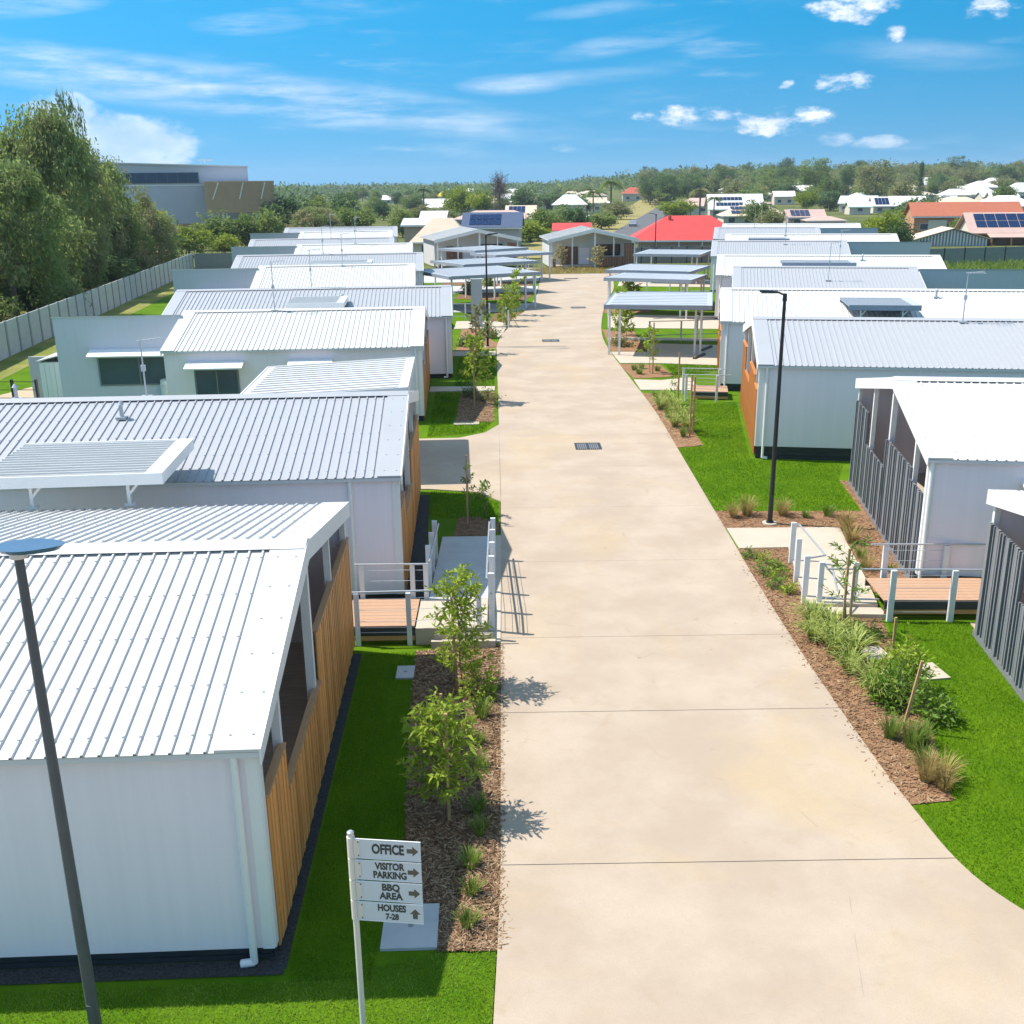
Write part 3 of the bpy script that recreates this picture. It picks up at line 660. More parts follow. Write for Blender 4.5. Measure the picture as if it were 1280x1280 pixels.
villa(1, 13.15, 60.2, -11.5, 10.4, 'white villa fifth on the right with blue-grey annex wall beside dry grass', RG, annex=6.3, clad='timber2', antenna=[(5.3, 1.6, 2.1)], near=False, rm='roofg')
villa(1, 14.2, 70.4, -12, 14.5, 'long white villa sixth on the right', RG, clad='timber2', antenna=[(8, 2.8, 2.0)], vent=[(9.5, 3)], near=False)
villa(1, 17.3, 88.3, -12, 11, 'white villa seventh on the right with short grey annex wall', RG, annex=6.6, clad='timber2', near=False, antenna=[(6, 3, 2.3)], rm='roofg')
villa(1, 20.7, 99.4, -12.5, 15.5, 'long white villa eighth on the right before the green tree', RG, clad='timber2', near=False, antenna=[(5.5, 3.5, 2.4)])
villa(1, 22.6, 114.6, -13, 11, 'white villa ninth on the right with grey annex', RG, annex=6, clad='timber2', near=False, antenna=[(4.2, 4, 2.6)], rm='roofg')
villa(1, 25.4, 124.2, -13, 15.5, 'farthest white villa on the right beside the red roof', RG, clad='timber2', near=False, antenna=[(4.4, 4, 3.0)])

# the two gabled houses that close the road
def end_house(x, y, rot, label):
    h = villa(1, x, y, rot, 9.0, label, 'gabled houses at the end of the road', clad='none_', door=False) if False else thing('gabled_house', label, 'house', (x, y, 0), R_(rot), 'gabled houses at the end of the road')
    w = 9.4; ze = 2.95; zr = 3.95; d = 9.0; m = 4.7
    def rz(u): return ze + (zr - ze) * (1 - abs(u - m) / m)
    MB().box(.1, w - .1, 1.9, d, 0, ze - .05).build('wall', M['wallin'], h)
    MB().extrude([(.1, 1.9, ze - .049), (w - .1, 1.9, ze - .049), (m, 1.9, zr - .08)], (0, d - 1.9, 0)).build('gable_wall', M['wallin'], h)
    for sg, nm in ((-1, 'roof_slope'), (1, 'roof_slope')):
        ua, ub = (-.25, m) if sg < 0 else (w + .25, m)
        za = ze - .06
        mb = MB(); mb.extrude([(ua, -.2, za), (ub, -.2, zr + .0), (ub, -.2, zr + .14), (ua, -.2, za + .14)], (0, d + .4, 0)); mb.build(nm, M['roof'], h)
        mb = MB(); mb.extrude([(ua, -.235, za - .22), (ub, -.235, zr - .22), (ub, -.235, zr + .15), (ua, -.235, za + .15)], (0, .034, 0)); mb.build('barge_board', M['trim'], h)
        rb = MB()
        for k in range(19): yy = k * .48 + .0; rb.extrude([(ua, yy, za + .141), (ub, yy, zr + .141), (ub, yy, zr + .165), (ua, yy, za + .165)], (0, .05, 0))
        rb.build('roof_ribs', M['roof'], h, kind='stuff')
    for u, wd in ((.06, .16), (2.35, .13), (m + .1, .2), (6.9, .13), (w - .2, .16)): MB().box(u, u + wd, -.02, .11, 0, rz(u) - .1).build('porch_post', M['trim'], h)
    MB().box(.15, w - .15, 0, 1.9, .1, .25).build('porch_floor', M['porchfloor'], h)
    def board_run(u0, u1, z0, z1, v=.0):
        n = max(1, round((u1 - u0) / .3)); bw = (u1 - u0) / n
        me = shared(('eh', round(bw, 3), z0, z1), lambda: MB().box(.008, bw - .008, -.035, -.003, z0, z1).mesh('cladding_board', M['timber3']))
        for k in range(n): obj('cladding_board', me, h, (u0 + k * bw, v, 0))
    board_run(5.1, 8.1, .1, 1.15); board_run(8.1, 9.2, .1, 2.55)
    board_run(.25, .6, .1, 1.0); board_run(1.45, 3.3, .25, 2.15, 1.88)
    fr = MB(); fr.box(5.3, 8.0, 1.80, 1.88, 1.15, 2.35); f = fr.build('window', M['battenb'], h)
    for k in range(3): MB().box(5.36 + k * .88, 6.18 + k * .88, 1.77, 1.797, 1.2, 2.3).build('pane', M['glass'], f)
    for k in range(2): MB().box(3.4, 4.55, 1.85, 1.897, .25 + k * .9, 1.1 + k * .9).build('wall_panel', M['wall'], h)
    dr = MB().box(1.5, 2.2, 1.80, 1.84, .25, 2.2).build('door', M['timber3'], h); MB().box(2.08, 2.12, 1.76, 1.80, 1.1, 1.3).build('handle', M['steel'], dr)
end_house(5.2, 116.4, 4, 'white gabled house with dark window and brown timber boards facing down the road')
end_house(-7.3, 118.6, 14, 'white gabled house left of the road end, half hidden by the slanted carports')

# ------------------------------------------------------------------ raised patio covers and carports
def patio_cover(x, y, z, w, d, rz, label, legs, legz, m='roof'):
    t = thing('patio_cover', label, 'patio roof', (x, y, 0), R_(rz), 'raised patio covers between the villas')
    mb = MB(); n = round(d / .2); prof = []
    for i in range(n):
        c = -d / 2 + d / n * (i + .5); prof += [(c - d / n / 2, 0), (c - .026, 0), (c - .014, .048), (c + .014, .048), (c + .026, 0)]
    prof.append((d / 2, 0)); k = len(prof)
    mb.add([(-w / 2, a, z + b) for a, b in prof] + [(w / 2 - .3, a, z + b) for a, b in prof] + [(-w / 2, a, z + b - .02) for a, b in prof] + [(w / 2 - .3, a, z + b - .02) for a, b in prof],
           [(i, i + k, i + 1 + k, i + 1) for i in range(k - 1)] + [(i + 1 + 2 * k, i + 1 + 3 * k, i + 3 * k, i + 2 * k) for i in range(k - 1)] + [(i + 1 + 2 * k, i + 2 * k, i, i + 1) for i in range(k - 1)])
    mb.build('roof_sheeting', M[m], t)
    MB().box(w / 2 - .31, w / 2, -d / 2, d / 2, z + .005, z + .05).build('verge_flashing', M[m], t)
    mb = MB(); mb.box(-w / 2 - .0, w / 2 + .03, -d / 2 - .04, -d / 2, z - .17, z + .055); mb.box(-w / 2, w / 2 + .03, d / 2, d / 2 + .04, z - .17, z + .055); mb.box(w / 2, w / 2 + .03, -d / 2, d / 2, z - .17, z + .055)
    mb.build('fascia', M['trim'] if m == 'roof' else M['cpfascia'], t)
    for (a, b) in legs:
        mb = MB(); mb.box(a - .03, a + .03, b - .03, b + .03, legz, z - .02); mb.box(a - .09, a + .09, b - .07, b + .07, legz - .03, legz + .012); mb.box(a - .1, a + .1, b - .05, b + .05, z - .17, z - .02)
        mb.beam((a, b, z - .42), (a + .22, b, z - .17), .05, .05); mb.build('leg', M['trim'], t)
    return t
patio_cover(-8.45, 20.55, 3.72, 3.5, 2.75, 4, 'white ribbed patio cover raised on two brackets over the nearest left villa roof', [(1.05, -1.2), (-.78, -1.2)], 3.12)
patio_cover(-8.8, 50.2, 3.75, 2.6, 3.0, 4, 'white patio cover raised above the left roof behind the tall antenna', [(-.9, -1.3), (.9, -1.3)], 3.1)
patio_cover(-11.4, 75.8, 3.75, 4.2, 2.6, 4, 'small grey patio cover raised over the roofs far along the left row', [(-1.2, -1.1), (1.2, -1.1)], 3.1)
patio_cover(16.3, 45.6, 3.85, 2.9, 2.9, -10, 'grey patio cover raised on brackets over the right roof behind the black lamp', [(-.9, -1.2), (.8, -1.2)], 3.2, 'cproof')
patio_cover(20.6, 69.6, 3.8, 4.6, 2.2, -12, 'thin grey patio cover on the far right roofs beside two antennas', [(-1.2, -.9), (1.2, -.9)], 3.1, 'cproof')
patio_cover(24.5, 98.6, 3.8, 3.6, 2.0, -12, 'farthest grey patio cover, on the right roofs', [(-1.2, -.8), (1.2, -.8)], 3.1, 'cproof')

def carport(x, y, w, d, rz, label, z=2.62, posts=None, tilt=0.0, m='cproof', group='flat roofed carports beside the road', ribs=0):
    t = thing('carport', label, 'carport', (x, y, 0), R_(rz), group)
    def zt(u): return z + tilt * u / w
    mb = MB()
    mb.extrude([(-w / 2 + .04, -d / 2 + .04, zt(-w / 2) - .03), (w / 2 - .04, -d / 2 + .04, zt(w / 2) - .03), (w / 2 - .04, -d / 2 + .04, zt(w / 2) + .02), (-w / 2 + .04, -d / 2 + .04, zt(-w / 2) + .02)], (0, d - .08, 0))
    mb.build('roof', M[m], t)
    rb = MB(); n = int(d / (.76 if not ribs else .4))
    for k in range(n):
        v = -d / 2 + (k + .5) * d / n; rb.beam((-w / 2 + .3, v, zt(-w / 2 + .3) + .033), (w / 2 - .3, v, zt(w / 2 - .3) + .028), .04, .02 if not ribs else .045)
    rb.build('roof_ribs', M[m], t, kind='stuff')
    for (a, b, c, e) in ((-1, -1, 1, -1), (-1, 1, 1, 1), (-1, -1, -1, 1), (1, -1, 1, 1)):
        f = MB(); f.beam((a * (w / 2 - .02), b * (d / 2 - .02) * (1 if a != c else .985), zt(a * w / 2) - .07), (c * (w / 2 - .02), e * (d / 2 - .02) * (1 if a != c else .985), zt(c * w / 2) - .07), .04, .23); f.build('fascia', M['cpfascia'] if m == 'cproof' else M['trim'], t)
    for (u, v) in (posts or ((-w / 2 + .3, -d / 2 + .3), (w / 2 - .35, -d / 2 + .3), (-w / 2 + .3, d / 2 - .3), (w / 2 - .35, d / 2 - .3), (w / 2 - .9, -d / 2 + .8))):
        MB().box(u - .055, u + .055, v - .055, v + .055, 0, zt(u) - .035).build('post', M['postw'], t)
    for v in (-d / 2 + .3, d / 2 - .3):
        MB().beam((-w / 2 + .1, v, zt(-w / 2) - .11), (w / 2 - .1, v, zt(w / 2) - .11), .08, .15).build('beam', M['postw'], t)
    return t
carport(-5.75, 34.6, 5.3, 5.9, 2.5, 'low ribbed white carport roof between the second and third left villas', 2.85, m='roof', tilt=.25, group='carport roofs', ribs=.62, posts=((-2.3, -2.6), (2.3, 2.5), (-2.3, 2.5)))
carport(8.82, 59.0, 5.7, 7.2, -11, 'flat grey carport nearest the camera on the right of the road', 2.7, posts=((-2.55, -3.2), (-2.0, -3.2), (2.0, -2.6), (2.3, -2.6), (-2.55, 3.2), (2.3, 3.2)))
carport(10.7, 74.1, 6.2, 4.6, -24, 'second flat carport on the right, front one of the overlapping pair')
carport(11.75, 80.2, 6.4, 6.2, -24, 'third flat carport on the right, rear one of the overlapping pair', 2.72)
carport(16.0, 99.8, 6.2, 7.0, -20, 'farthest flat carport on the right in front of the red roof house')
carport(-2.15, 80.6, 7.4, 7.6, 26, 'flat carport on the left nearest the camera behind the thin black lamp')
carport(-1.6, 91.2, 7.2, 6.2, 30, 'second flat carport on the left, behind the nearest one')
carport(.9, 101.5, 6.6, 4.6, 33, 'third flat carport on the left, set closest to the road')
carport(-2.0, 109.5, 7.0, 6.2, 40, 'farthest flat carport on the left before the gabled house')
# ------------------------------------------------------------------ landings, ramps and handrails
def solid(name, pts, label, cat, m, group=None):
    """pts: top polygon (x, y, z); solid down to the ground"""
    mb = MB(); n = len(pts); vs = [tuple(p) for p in pts] + [(p[0], p[1], -.06) for p in pts]
    mb.add(vs, [tuple(range(n)), tuple(range(2 * n - 1, n - 1, -1))] + [(i, i + n, (i + 1) % n + n, (i + 1) % n) for i in range(n)])
    o = mb.build(name, m); tag(o, label, cat, group); return o
def handrail(label, posts, ht, rails, wires=0, pw=.10, group='white post handrails', wr=.014):
    """posts: (x, y, z0); rails: list of point lists"""
    t = thing('handrail', label, 'handrail', posts[0], 0, group); o = Vector(posts[0])
    for p in posts:
        q = Vector(p) - o; mb = MB(); mb.box(q.x - pw / 2, q.x + pw / 2, q.y - pw * .3, q.y + pw * .3, q.z - .25, q.z + ht)
        f = mb.build('post', M['postw'], t)
        b = MB()
        for k in (.0, .1): b.tube((q.x + .015 - .03, q.y - pw * .3 - .012, q.z - .17 + k), (q.x + .015 - .03, q.y - pw * .3, q.z - .17 + k), .012, .012, 6)
        b.build('bolts', M['steel'], f, kind='stuff')
    for r in rails: MB().path([Vector(p) - o for p in r], .022, 8).build('rail', M['steel'], t)
    for k in range(wires):
        z = .16 + k * (ht - .28) / max(1, wires - 1)
        mb = MB(); mb.path([Vector(p) - o + Vector((0, 0, z)) for p in posts], .006, 4); mb.build('wire', M['steel'], t)
    return t
def deck(x0, x1, y0, y1, z, rz, label, n=8, m='deckm'):
    t = thing('deck', label, 'deck', ((x0 + x1) / 2, (y0 + y1) / 2, 0), R_(rz), 'timber entry decks')
    w, d = x1 - x0, y1 - y0; bw = d / n
    me = MB().box(-w / 2, w / 2, .004, bw - .004, z - .03, z).mesh('deck_board', M[m])
    for k in range(n): obj('deck_board', me, t, (0, -d / 2 + k * bw, 0))
    for y in (-d / 2 - .045, d / 2 + .005): MB().box(-w / 2, w / 2, y, y + .04, z - .19, z - .02).build('bearer', M['battenb'], t)
    MB().box(-w / 2, w / 2, -d / 2 - .05, -d / 2 - .046, z - .30, z - .2).build('edge_board', M['rail_timber'], t)
    return t
# left, between the first two villas
deck(-3.35, -1.9, 19.55, 21.0, .40, 0, 'orange timber entry deck between the two nearest left villas')
solid('landing', [(-1.88, 19.5, .36), (-.42, 19.5, .36), (-.42, 21.05, .36), (-1.88, 21.05, .36)], 'pale concrete landing with tactile strips beside the left deck', 'landing', M['conc2'])
solid('ramp', [(-1.7, 21.06, .36), (-.42, 21.06, .36), (-.42, 26.2, .035), (-1.7, 26.2, .035)], 'grey concrete ramp running away from the left landing between handrails', 'ramp', M['conc3'])
for k in (1, 2):
    o = solid('step', [(-1.6 + .05 * k, 19.15 - .0 + .115 * k - .01, .08 + .09 * k), (-.2 - .05 * k, 19.15 + .115 * k - .01, .08 + .09 * k), (-.2 - .05 * k, 19.255 + .115 * k - .01, .08 + .09 * k), (-1.6 + .05 * k, 19.255 + .115 * k - .01, .08 + .09 * k)],
              ['lowest concrete step below the left landing', 'middle concrete step below the left landing', 'upper concrete step below the left landing'][k], 'step', M['conc2'], 'steps below the left landing')
tac = thing('tactile_mat', 'grey tactile strips on the pale left landing', 'tactile strips', (-.75, 20.3, .362))
bar = MB().box(-.26, .26, -.02, .02, 0, .008).mesh('strip', M['conc3'])
for k in range(6): obj('strip', bar, tac, (0, -.45 + k * .17, 0))
wl = MB().box(-.41, -.145, 19.5, 26.2, -.06, .05); o = wl.build('kerb_strip', M['conc2'], kind='structure')
handrail('front handrail of the left landing with three white posts and wires', [(-3.05, 19.5, .12), (-2.0, 19.5, .12), (-.58, 19.7, .12)], 1.02, [[(-3.3, 19.5, 1.16), (-.5, 19.6, 1.16)]], 4)
handrail('rear handrail of the left landing against the second villa wall', [(-3.15, 21.12, .12), (-2.05, 21.12, .12), (-1.76, 21.1, .12)], 1.02, [[(-3.3, 21.12, 1.16), (-1.7, 21.1, 1.16)]], 4)
def zr_(y): return .36 - .325 * max(0, y - 21.06) / 5.14
handrail('handrail of five white posts along the road side of the left ramp', [(-.33, y, zr_(y) - .05) for y in (20.05, 21.1, 22.2, 23.3, 24.4)], 1.02, [[(-.42, 20.0, 1.22), (-.42, 21.1, 1.2), (-.42, 24.6, .95)], [(-.33, 20.0, .9), (-.33, 24.5, .62)]], 4, pw=.12)
handrail('handrail of three white posts along the house side of the left ramp', [(-1.76, y, zr_(y) - .05) for y in (22.0, 23.1, 24.2)], 1.02, [[(-1.68, 21.1, 1.2), (-1.68, 24.5, .95)]], 4, pw=.12)
# right, between villas one and two
solid('landing', [(6.55, 20.95, .18), (8.05, 20.85, .18), (8.25, 22.0, .17), (8.75, 25.0, .05), (7.2, 25.0, .05), (6.75, 22.4, .16)], 'pale concrete landing and ramp on the right with handrails', 'landing', M['conc2'])
pad('garden_path', [(5.95, 25.0), (7.19, 25.02), (8.75, 25.02), (9.0, 26.5), (8.8, 26.58), (5.96, 26.62)])
solid('landing', [(6.45, 20.55, .11), (8.1, 20.45, .11), (8.1, 20.84, .11), (6.5, 20.94, .11)], 'narrow pale step in front of the right landing', 'step', M['conc2'])
deck(8.06, 10.6, 20.45, 21.75, .42, -2, 'orange timber entry deck between the two nearest right villas', 8)
handrail('front handrail of the right deck with two white posts', [(8.13, 20.35, .05), (9.4, 20.3, .05)], 1.1, [[(6.75, 20.5, 1.15), (10.7, 20.25, 1.16)]], 4, pw=.12)
handrail('rear handrail of the right deck before the grey villa wall', [(8.55, 22.0, .1), (9.9, 21.95, .1)], 1.02, [[(8.2, 22.0, 1.15), (10.9, 21.9, 1.15)]], 4, pw=.12)
handrail('handrail of three white posts on the road side of the right landing', [(6.98, 23.9, .06), (6.75, 22.6, .1), (6.6, 21.4, .12)], 1.0, [[(6.98, 23.9, 1.0), (7.12, 23.88, 1.0), (7.06, 21.6, 1.05), (6.62, 21.42, 1.05)]], 0, pw=.12)
handrail('short handrail at the near end of the right landing behind the staked sapling', [(6.82, 21.05, .1), (7.55, 21.0, .1)], 1.0, [[(6.82, 21.05, 1.05), (7.02, 21.02, 1.05), (7.06, 20.6, .6)], [(6.8, 21.05, .25), (8.1, 20.95, .25)]], 0, pw=.11)
# right, third and fourth villas and the one beyond
deck(8.2, 9.7, 44.0, 45.4, .35, -10, 'timber entry deck between the third and fourth right villas', 6)
handrail('handrail with wires beside the orange timber end of the fourth right villa', [(7.75, 43.8, .08), (9.0, 43.5, .08)], 1.05, [[(7.6, 43.85, 1.13), (9.6, 43.4, 1.15)]], 6)
handrail('rear handrail with wires beside the fourth right villa', [(7.9, 45.4, .08), (9.4, 45.0, .08)], 1.05, [[(7.8, 45.4, 1.13), (9.7, 45.0, 1.15)]], 6)
handrail('white frame handrail on the lawn behind the nearest right carport', [(8.6, 61.6, .03), (10.4, 61.2, .1), (11.6, 62.6, .2)], 1.1, [[(8.6, 61.6, 1.12), (10.4, 61.2, 1.18), (13.0, 60.8, 1.3)], [(8.6, 61.6, .3), (13.0, 60.7, .5)], [(9.0, 63.0, 1.1), (11.6, 62.6, 1.25), (13.4, 62.0, 1.3)]], 0)
handrail('white frame handrail behind the overlapping right carports', [(11.8, 86.8, .03), (13.6, 86.2, .1), (14.8, 85.8, .2)], 1.1, [[(11.8, 86.8, 1.12), (14.8, 85.8, 1.28), (16.8, 85.2, 1.3)], [(11.8, 86.8, .3), (16.6, 85.2, .5)]], 0)
# left, by the pylon
handrail('white frame handrail on the grass behind the grey post sign', [(-4.3, 71.9, .05), (-2.6, 72.0, .05), (-.95, 72.1, .05)], 1.1, [[(-4.3, 71.9, 1.14), (-.9, 72.1, 1.14)], [(-4.3, 71.9, .3), (-.9, 72.1, .3)]], 0)
handrail('row of short white posts by the kerb before the left parking bays', [(.0, 72.6, .02), (.16, 70.8, .02), (.22, 69.2, .02), (.32, 67.9, .02)], 1.1, [[(.0, 72.6, 1.1), (.32, 67.9, 1.1)]], 0)
handrail('white ramp handrail in front of the left gabled house', [(1.6, 112.0, .05), (2.0, 113.2, .05), (2.4, 114.4, .1), (2.8, 115.6, .2)], 1.1, [[(1.6, 112, 1.15), (2.8, 115.6, 1.3)]], 0)

# ------------------------------------------------------------------ street lamps
def lamp(x, y, h, side, label, m='dark', kind='arm', r=.06):
    t = thing('street_lamp', label, 'street lamp', (x, y, 0), 0, 'street lamps')
    pm = MB(); pm.tube((0, 0, .02), (0, 0, h), r * 1.15, r * .72, 12); pm.build('pole', M[m], t, smooth=False)
    b = MB(); b.tube((0, 0, -.02), (0, 0, .05), r * 3.6, r * 3.4, 16); b.build('footing', M['conc2'], t)
    c = MB(); c.tube((0, 0, .03), (0, 0, .09), r * 1.9, r * 1.7, 12); c.build('base_collar', M[m], t)
    if kind == 'disc':
        n = 28; top = []; bot = []
        for i in range(n):
            a = 2 * math.pi * i / n; u = .1 + .30 * math.cos(a) * (1 if math.cos(a) < 0 else 1.12); v = .19 * math.sin(a) * (1 - .30 * max(0, math.cos(a)))
            top.append((u, v, h + .060 + .008 * math.cos(a))); bot.append((u * .86, v * .8, h + .015))
        mb = MB(); mb.add(top + bot, [tuple(range(n))] + [(i, i + n, (i + 1) % n + n, (i + 1) % n) for i in range(n)] + [tuple(range(2 * n - 1, n - 1, -1))])
        hd = mb.build('lamp_head', M['lamp_sky_tint'], t)
        MB().tube((.14, 0, h + .0), (.14, 0, h + .018), .1, .1, 14).build('lens', M['trim'], hd)
        MB().tube((0, 0, h - .06), (0, 0, h + .03), .075, .085, 12).build('collar', M['steel'], hd)
    else:
        mb = MB(); s = side
        mb.extrude([(0, -.05, h + .02), (0, .05, h + .02), (s * .18, .07, h + .10), (s * .62, .09, h + .13), (s * .66, 0, h + .13), (s * .62, -.09, h + .13), (s * .18, -.07, h + .10)], (0, 0, .05))
        mb.tube((0, 0, h - .1), (0, 0, h + .09), .06, .05, 10)
        hd = mb.build('lamp_head', M[m], t); MB().box(s * .28, s * .6, -.06, .06, h + .10, h + .118).build('lens', M['trim'], hd)
    bm = MB(); bm.box(-r * .6, r * .6, -r * 1.22, -r * .8, .5, .85); bm.build('access_cover', M[m], t)
    return t
lamp(-4.42, 8.9, 5.87, 1, 'grey street lamp with lid coloured by reflected sky in front of the nearest left villa', 'greypole', 'disc', .058)
lamp(7.22, 27.0, 6.12, -1, 'tall black street lamp on the right, before the orange ended villa')
lamp(-.92, 59.8, 6.15, 1, 'thin black street lamp on the left kerb beside the grey post sign')
lamp(15.0, 105.1, 5.8, -1, 'farthest black street lamp in front of the red roof house')

# ------------------------------------------------------------------ direction sign
sg = thing('direction_sign', 'white direction signpost with four arrow boards on the front lawn', 'sign', (-1.66, 9.29, 0), R_(-7))
MB().tube((0, 0, -.02), (0, 0, 2.58), .033, .033, 14).build('pole', M['signclip'], sg)
mb = MB(); mb.tube((0, 0, 2.581), (0, 0, 2.60), .037, .037, 14); mb.tube((0, 0, 2.601), (0, 0, 2.615), .037, .02, 14); mb.build('cap', M['steel'], sg)
def text_mesh(body, size, x, z, parent, m, sx=1.0, y=-.0315):
    c = bpy.data.curves.new('lettering', 'FONT'); c.body = body; c.size = size; c.align_x = 'CENTER'; c.align_y = 'CENTER'; c.extrude = .0012; c.offset = size * .038
    c.resolution_u = 3; c.space_character = .98
    o = bpy.data.objects.new('lettering', c); COL.objects.link(o); bpy.context.view_layer.update()
    me = bpy.data.meshes.new_from_object(o.evaluated_get(bpy.context.evaluated_depsgraph_get())); bpy.data.objects.remove(o)
    me.materials.clear(); me.materials.append(m); me.name = 'lettering'
    q = obj('lettering', me, parent, (x, y, z), (math.pi / 2, 0, 0)); q.scale = (sx, 1, 1); return q
bh = .220
for k, (lines, ar) in enumerate([(['OFFICE'], 'r'), (['VISITOR', 'PARKING'], 'r'), (['BBQ', 'AREA'], 'r'), (['HOUSES', '7-28'], 'u')]):
    z1 = 2.54 - k * (bh + .038); z0 = z1 - bh; zc = (z0 + z1) / 2
    b = MB().box(.04, .74, -.03, -.023, z0, z1).build('sign_board', M['signboard'], sg)
    mb = MB(); mb.box(.04, .742, -.032, -.021, z1 + .0005, z1 + .006); mb.box(.04, .742, -.034, -.021, z0 - .0095, z0 - .0005); mb.build('edge_trim', M['trim'], b)
    cl = MB(); cl.tube((0, 0, z0 - .012), (0, 0, z1 + .008), .043, .043, 14); cl.box(.035, .10, -.036, -.0305, z0 + .012, z1 - .012); c = cl.build('clip', M['signclip'], b)
    sc = MB()
    for zz_ in (z0 + .03, z1 - .03): sc.tube((.085, -.0365, zz_), (.085, -.0395, zz_), .008, .008, 8)
    sc.build('screws', M['ink'], b, kind='stuff')
    if len(lines) == 1: text_mesh(lines[0], .158, .395, zc, b, M['ink'], .68)
    else:
        w1 = {'VISITOR': .76, 'BBQ': .88, 'HOUSES': .74}[lines[0]]; w2 = {'PARKING': .76, 'AREA': .88, '7-28': .8}[lines[1]]
        text_mesh(lines[0], .114, .405, zc + .052, b, M['ink'], w1)
        text_mesh(lines[1], .114 if k != 3 else .100, .405, zc - .054, b, M['ink'], w2)
    ax = .655; A = [(-.06, -.026), (.0, -.026), (.0, -.058), (.062, 0), (.0, .058), (.0, .026), (-.06, .026)]
    if ar == 'u': A = [(-v, u) for u, v in A]
    MB().extrude([(ax + u, -.0318, zc + v) for u, v in A], (0, .0014, 0)).build('arrow', M['arrow'], b)
# mailbox pylon sign
py = thing('sign_column', 'plain grey rectangular sign column on the left verge beside the thin black lamp', 'sign column', (-1.72, 68.6, 0), 0)
MB().box(-.36, .36, -.12, .12, .08, 3.05).build('panel', M['fence'], py); MB().box(-.5, .5, -.25, .25, -.02, .08).build('footing', M['conc2'], py); MB().box(-.38, .38, -.14, .14, 3.05, 3.1).build('cap', M['frame'], py)

# pits, stops and small ground things
def cover(x, y, w, d, rz, label, m='conc2'):
    t = thing('utility_cover', label, 'utility cover', (x, y, 0), R_(rz), 'concrete utility covers in the lawns')
    MB().box(-w / 2, w / 2, -d / 2, d / 2, -.05, .035).build('slab', M[m], t)
    MB().tube((0, 0, .036), (0, 0, .041), .035, .035, 10).build('lifting_hole', M['ribfence'], t)
cover(-1.98, 18.2, .34, .52, 1, 'small pale square utility cover in the shaded lawn near the left deck', 'conc3')
cover(-1.28, 11.0, .70, .82, 1, 'larger pale concrete cover beside the direction sign post', 'conc3')
cover(7.92, 17.9, .72, .66, 8, 'pale concrete cover in the right lawn beside the leaning stake')
cover(7.25, 18.75, .5, .55, 8, 'small broken pale cover half hidden behind the right shrubs')
cover(-1.5, 39.9, 1.0, .45, 1, 'pale concrete strip cover at the near end of the left bed beyond the driveway')
for i, (x, y, rz) in enumerate([(10.4, 55.2, 60), (11.3, 57.9, 60)]):
    t = thing('wheel_stop', ['dark wheel stop in the near right carport, closer to the camera', 'dark wheel stop in the near right carport, farther from the camera'][i], 'wheel stop', (x, y, .028), R_(rz), 'wheel stops')
    MB().extrude([(-.8, -.09, 0), (-.8, .09, 0), (-.8, .05, .1), (-.8, -.05, .1)], (1.6, 0, 0)).build('body', M['battenb'], t)
    MB().box(-.801, -.6, -.04, .04, .1005, .103).build('marking', M['tY'], t)
# low tank and shed by the third left villa
tk = thing('water_heater', 'white round hot water cylinder between two dark windows of a left villa', 'water heater', (-13.9, 42.9, 0))
MB().tube((0, 0, .1), (0, 0, 1.35), .36, .36, 20).build('tank', M['trim'], tk); MB().tube((0, 0, 1.351), (0, 0, 1.40), .37, .30, 20).build('lid', M['roof'], tk)
mb = MB(); mb.box(-.08, .06, -.44, -.36, .2, .9); mb.box(.16, .3, -.40, -.3, .2, .5); mb.path([(-.02, -.42, .9), (-.02, -.42, 1.2), (-.3, -.3, 1.2)], .02, 6); mb.build('valve', M['frame'], tk); MB().box(-.45, .45, -.45, .45, -.05, .1).build('footing', M['conc2'], tk)
sh = thing('garden_shed', 'small white corrugated shed beside the tall annex wall on the left', 'shed', (-18.9, 44.8, 0), R_(3))
me = MB().box(-.095, .095, -.02, .02, .04, 2.0).mesh('wall_sheet', M['trim'])
for k in range(7): obj('wall_sheet', me, sh, (-.6 + k * .2, -1.0 + .012 * (k % 2), 0)); obj('wall_sheet', me, sh, (-.7 - .012 * (k % 2), -.88 + k * .2, 0), (0, 0, math.pi / 2))
MB().box(-.68, .7, -.96, 1.0, .04, 1.99).build('core', M['frame'], sh)
MB().extrude([(-.8, -1.1, 2.03), (.8, -1.1, 2.42), (.8, -1.1, 2.46), (-.8, -1.1, 2.07)], (0, 2.3, 0)).build('roof', M['roof'], sh)
o = MB().box(-21.0, -19.9, 46.0, 46.1, 0, 1.9).build('privacy_screen', M['fence']); tag(o, 'grey privacy screen panel behind the small white shed', 'screen panel')

# ------------------------------------------------------------------ fences
def panel_fence(name, label, a, b, n, ph, h, m, mp, skip=0, ribs=0, postw=.14):
    a = Vector(a); b = Vector(b); d = b - a; ln = d.length; ang = math.atan2(d.y, d.x); t = thing(name, label, 'fence', (a.x, a.y, a.z), ang)
    w = ln / n; mb = MB(); mb.box(postw / 2 + .004, w - postw / 2 - .004, -.035, .035, .03, h)
    if ribs:
        for k in range(ribs):
            x = postw / 2 + .05 + k * (w - postw - .1) / ribs; mb.box(x, x + .05, -.055, -.036, .04, h - .03); 
    me = mb.mesh('panel', M[m]); pm = MB().box(-postw / 2, postw / 2, -.08, .08, -.05, ph).mesh('post', M[mp])
    for k in range(n): obj('panel', me, t, (k * w, 0, 0))
    for k in range(n + 1): obj('post', pm, t, (k * w, 0, 0))
    return t
panel_fence('panel_fence', 'long pale concrete panel fence below the big trees on the left', (-25.5, 38.5, 0), (-34.2, 118, 0), 40, 1.98, 1.96, 'fence', 'fencep', postw=.22)
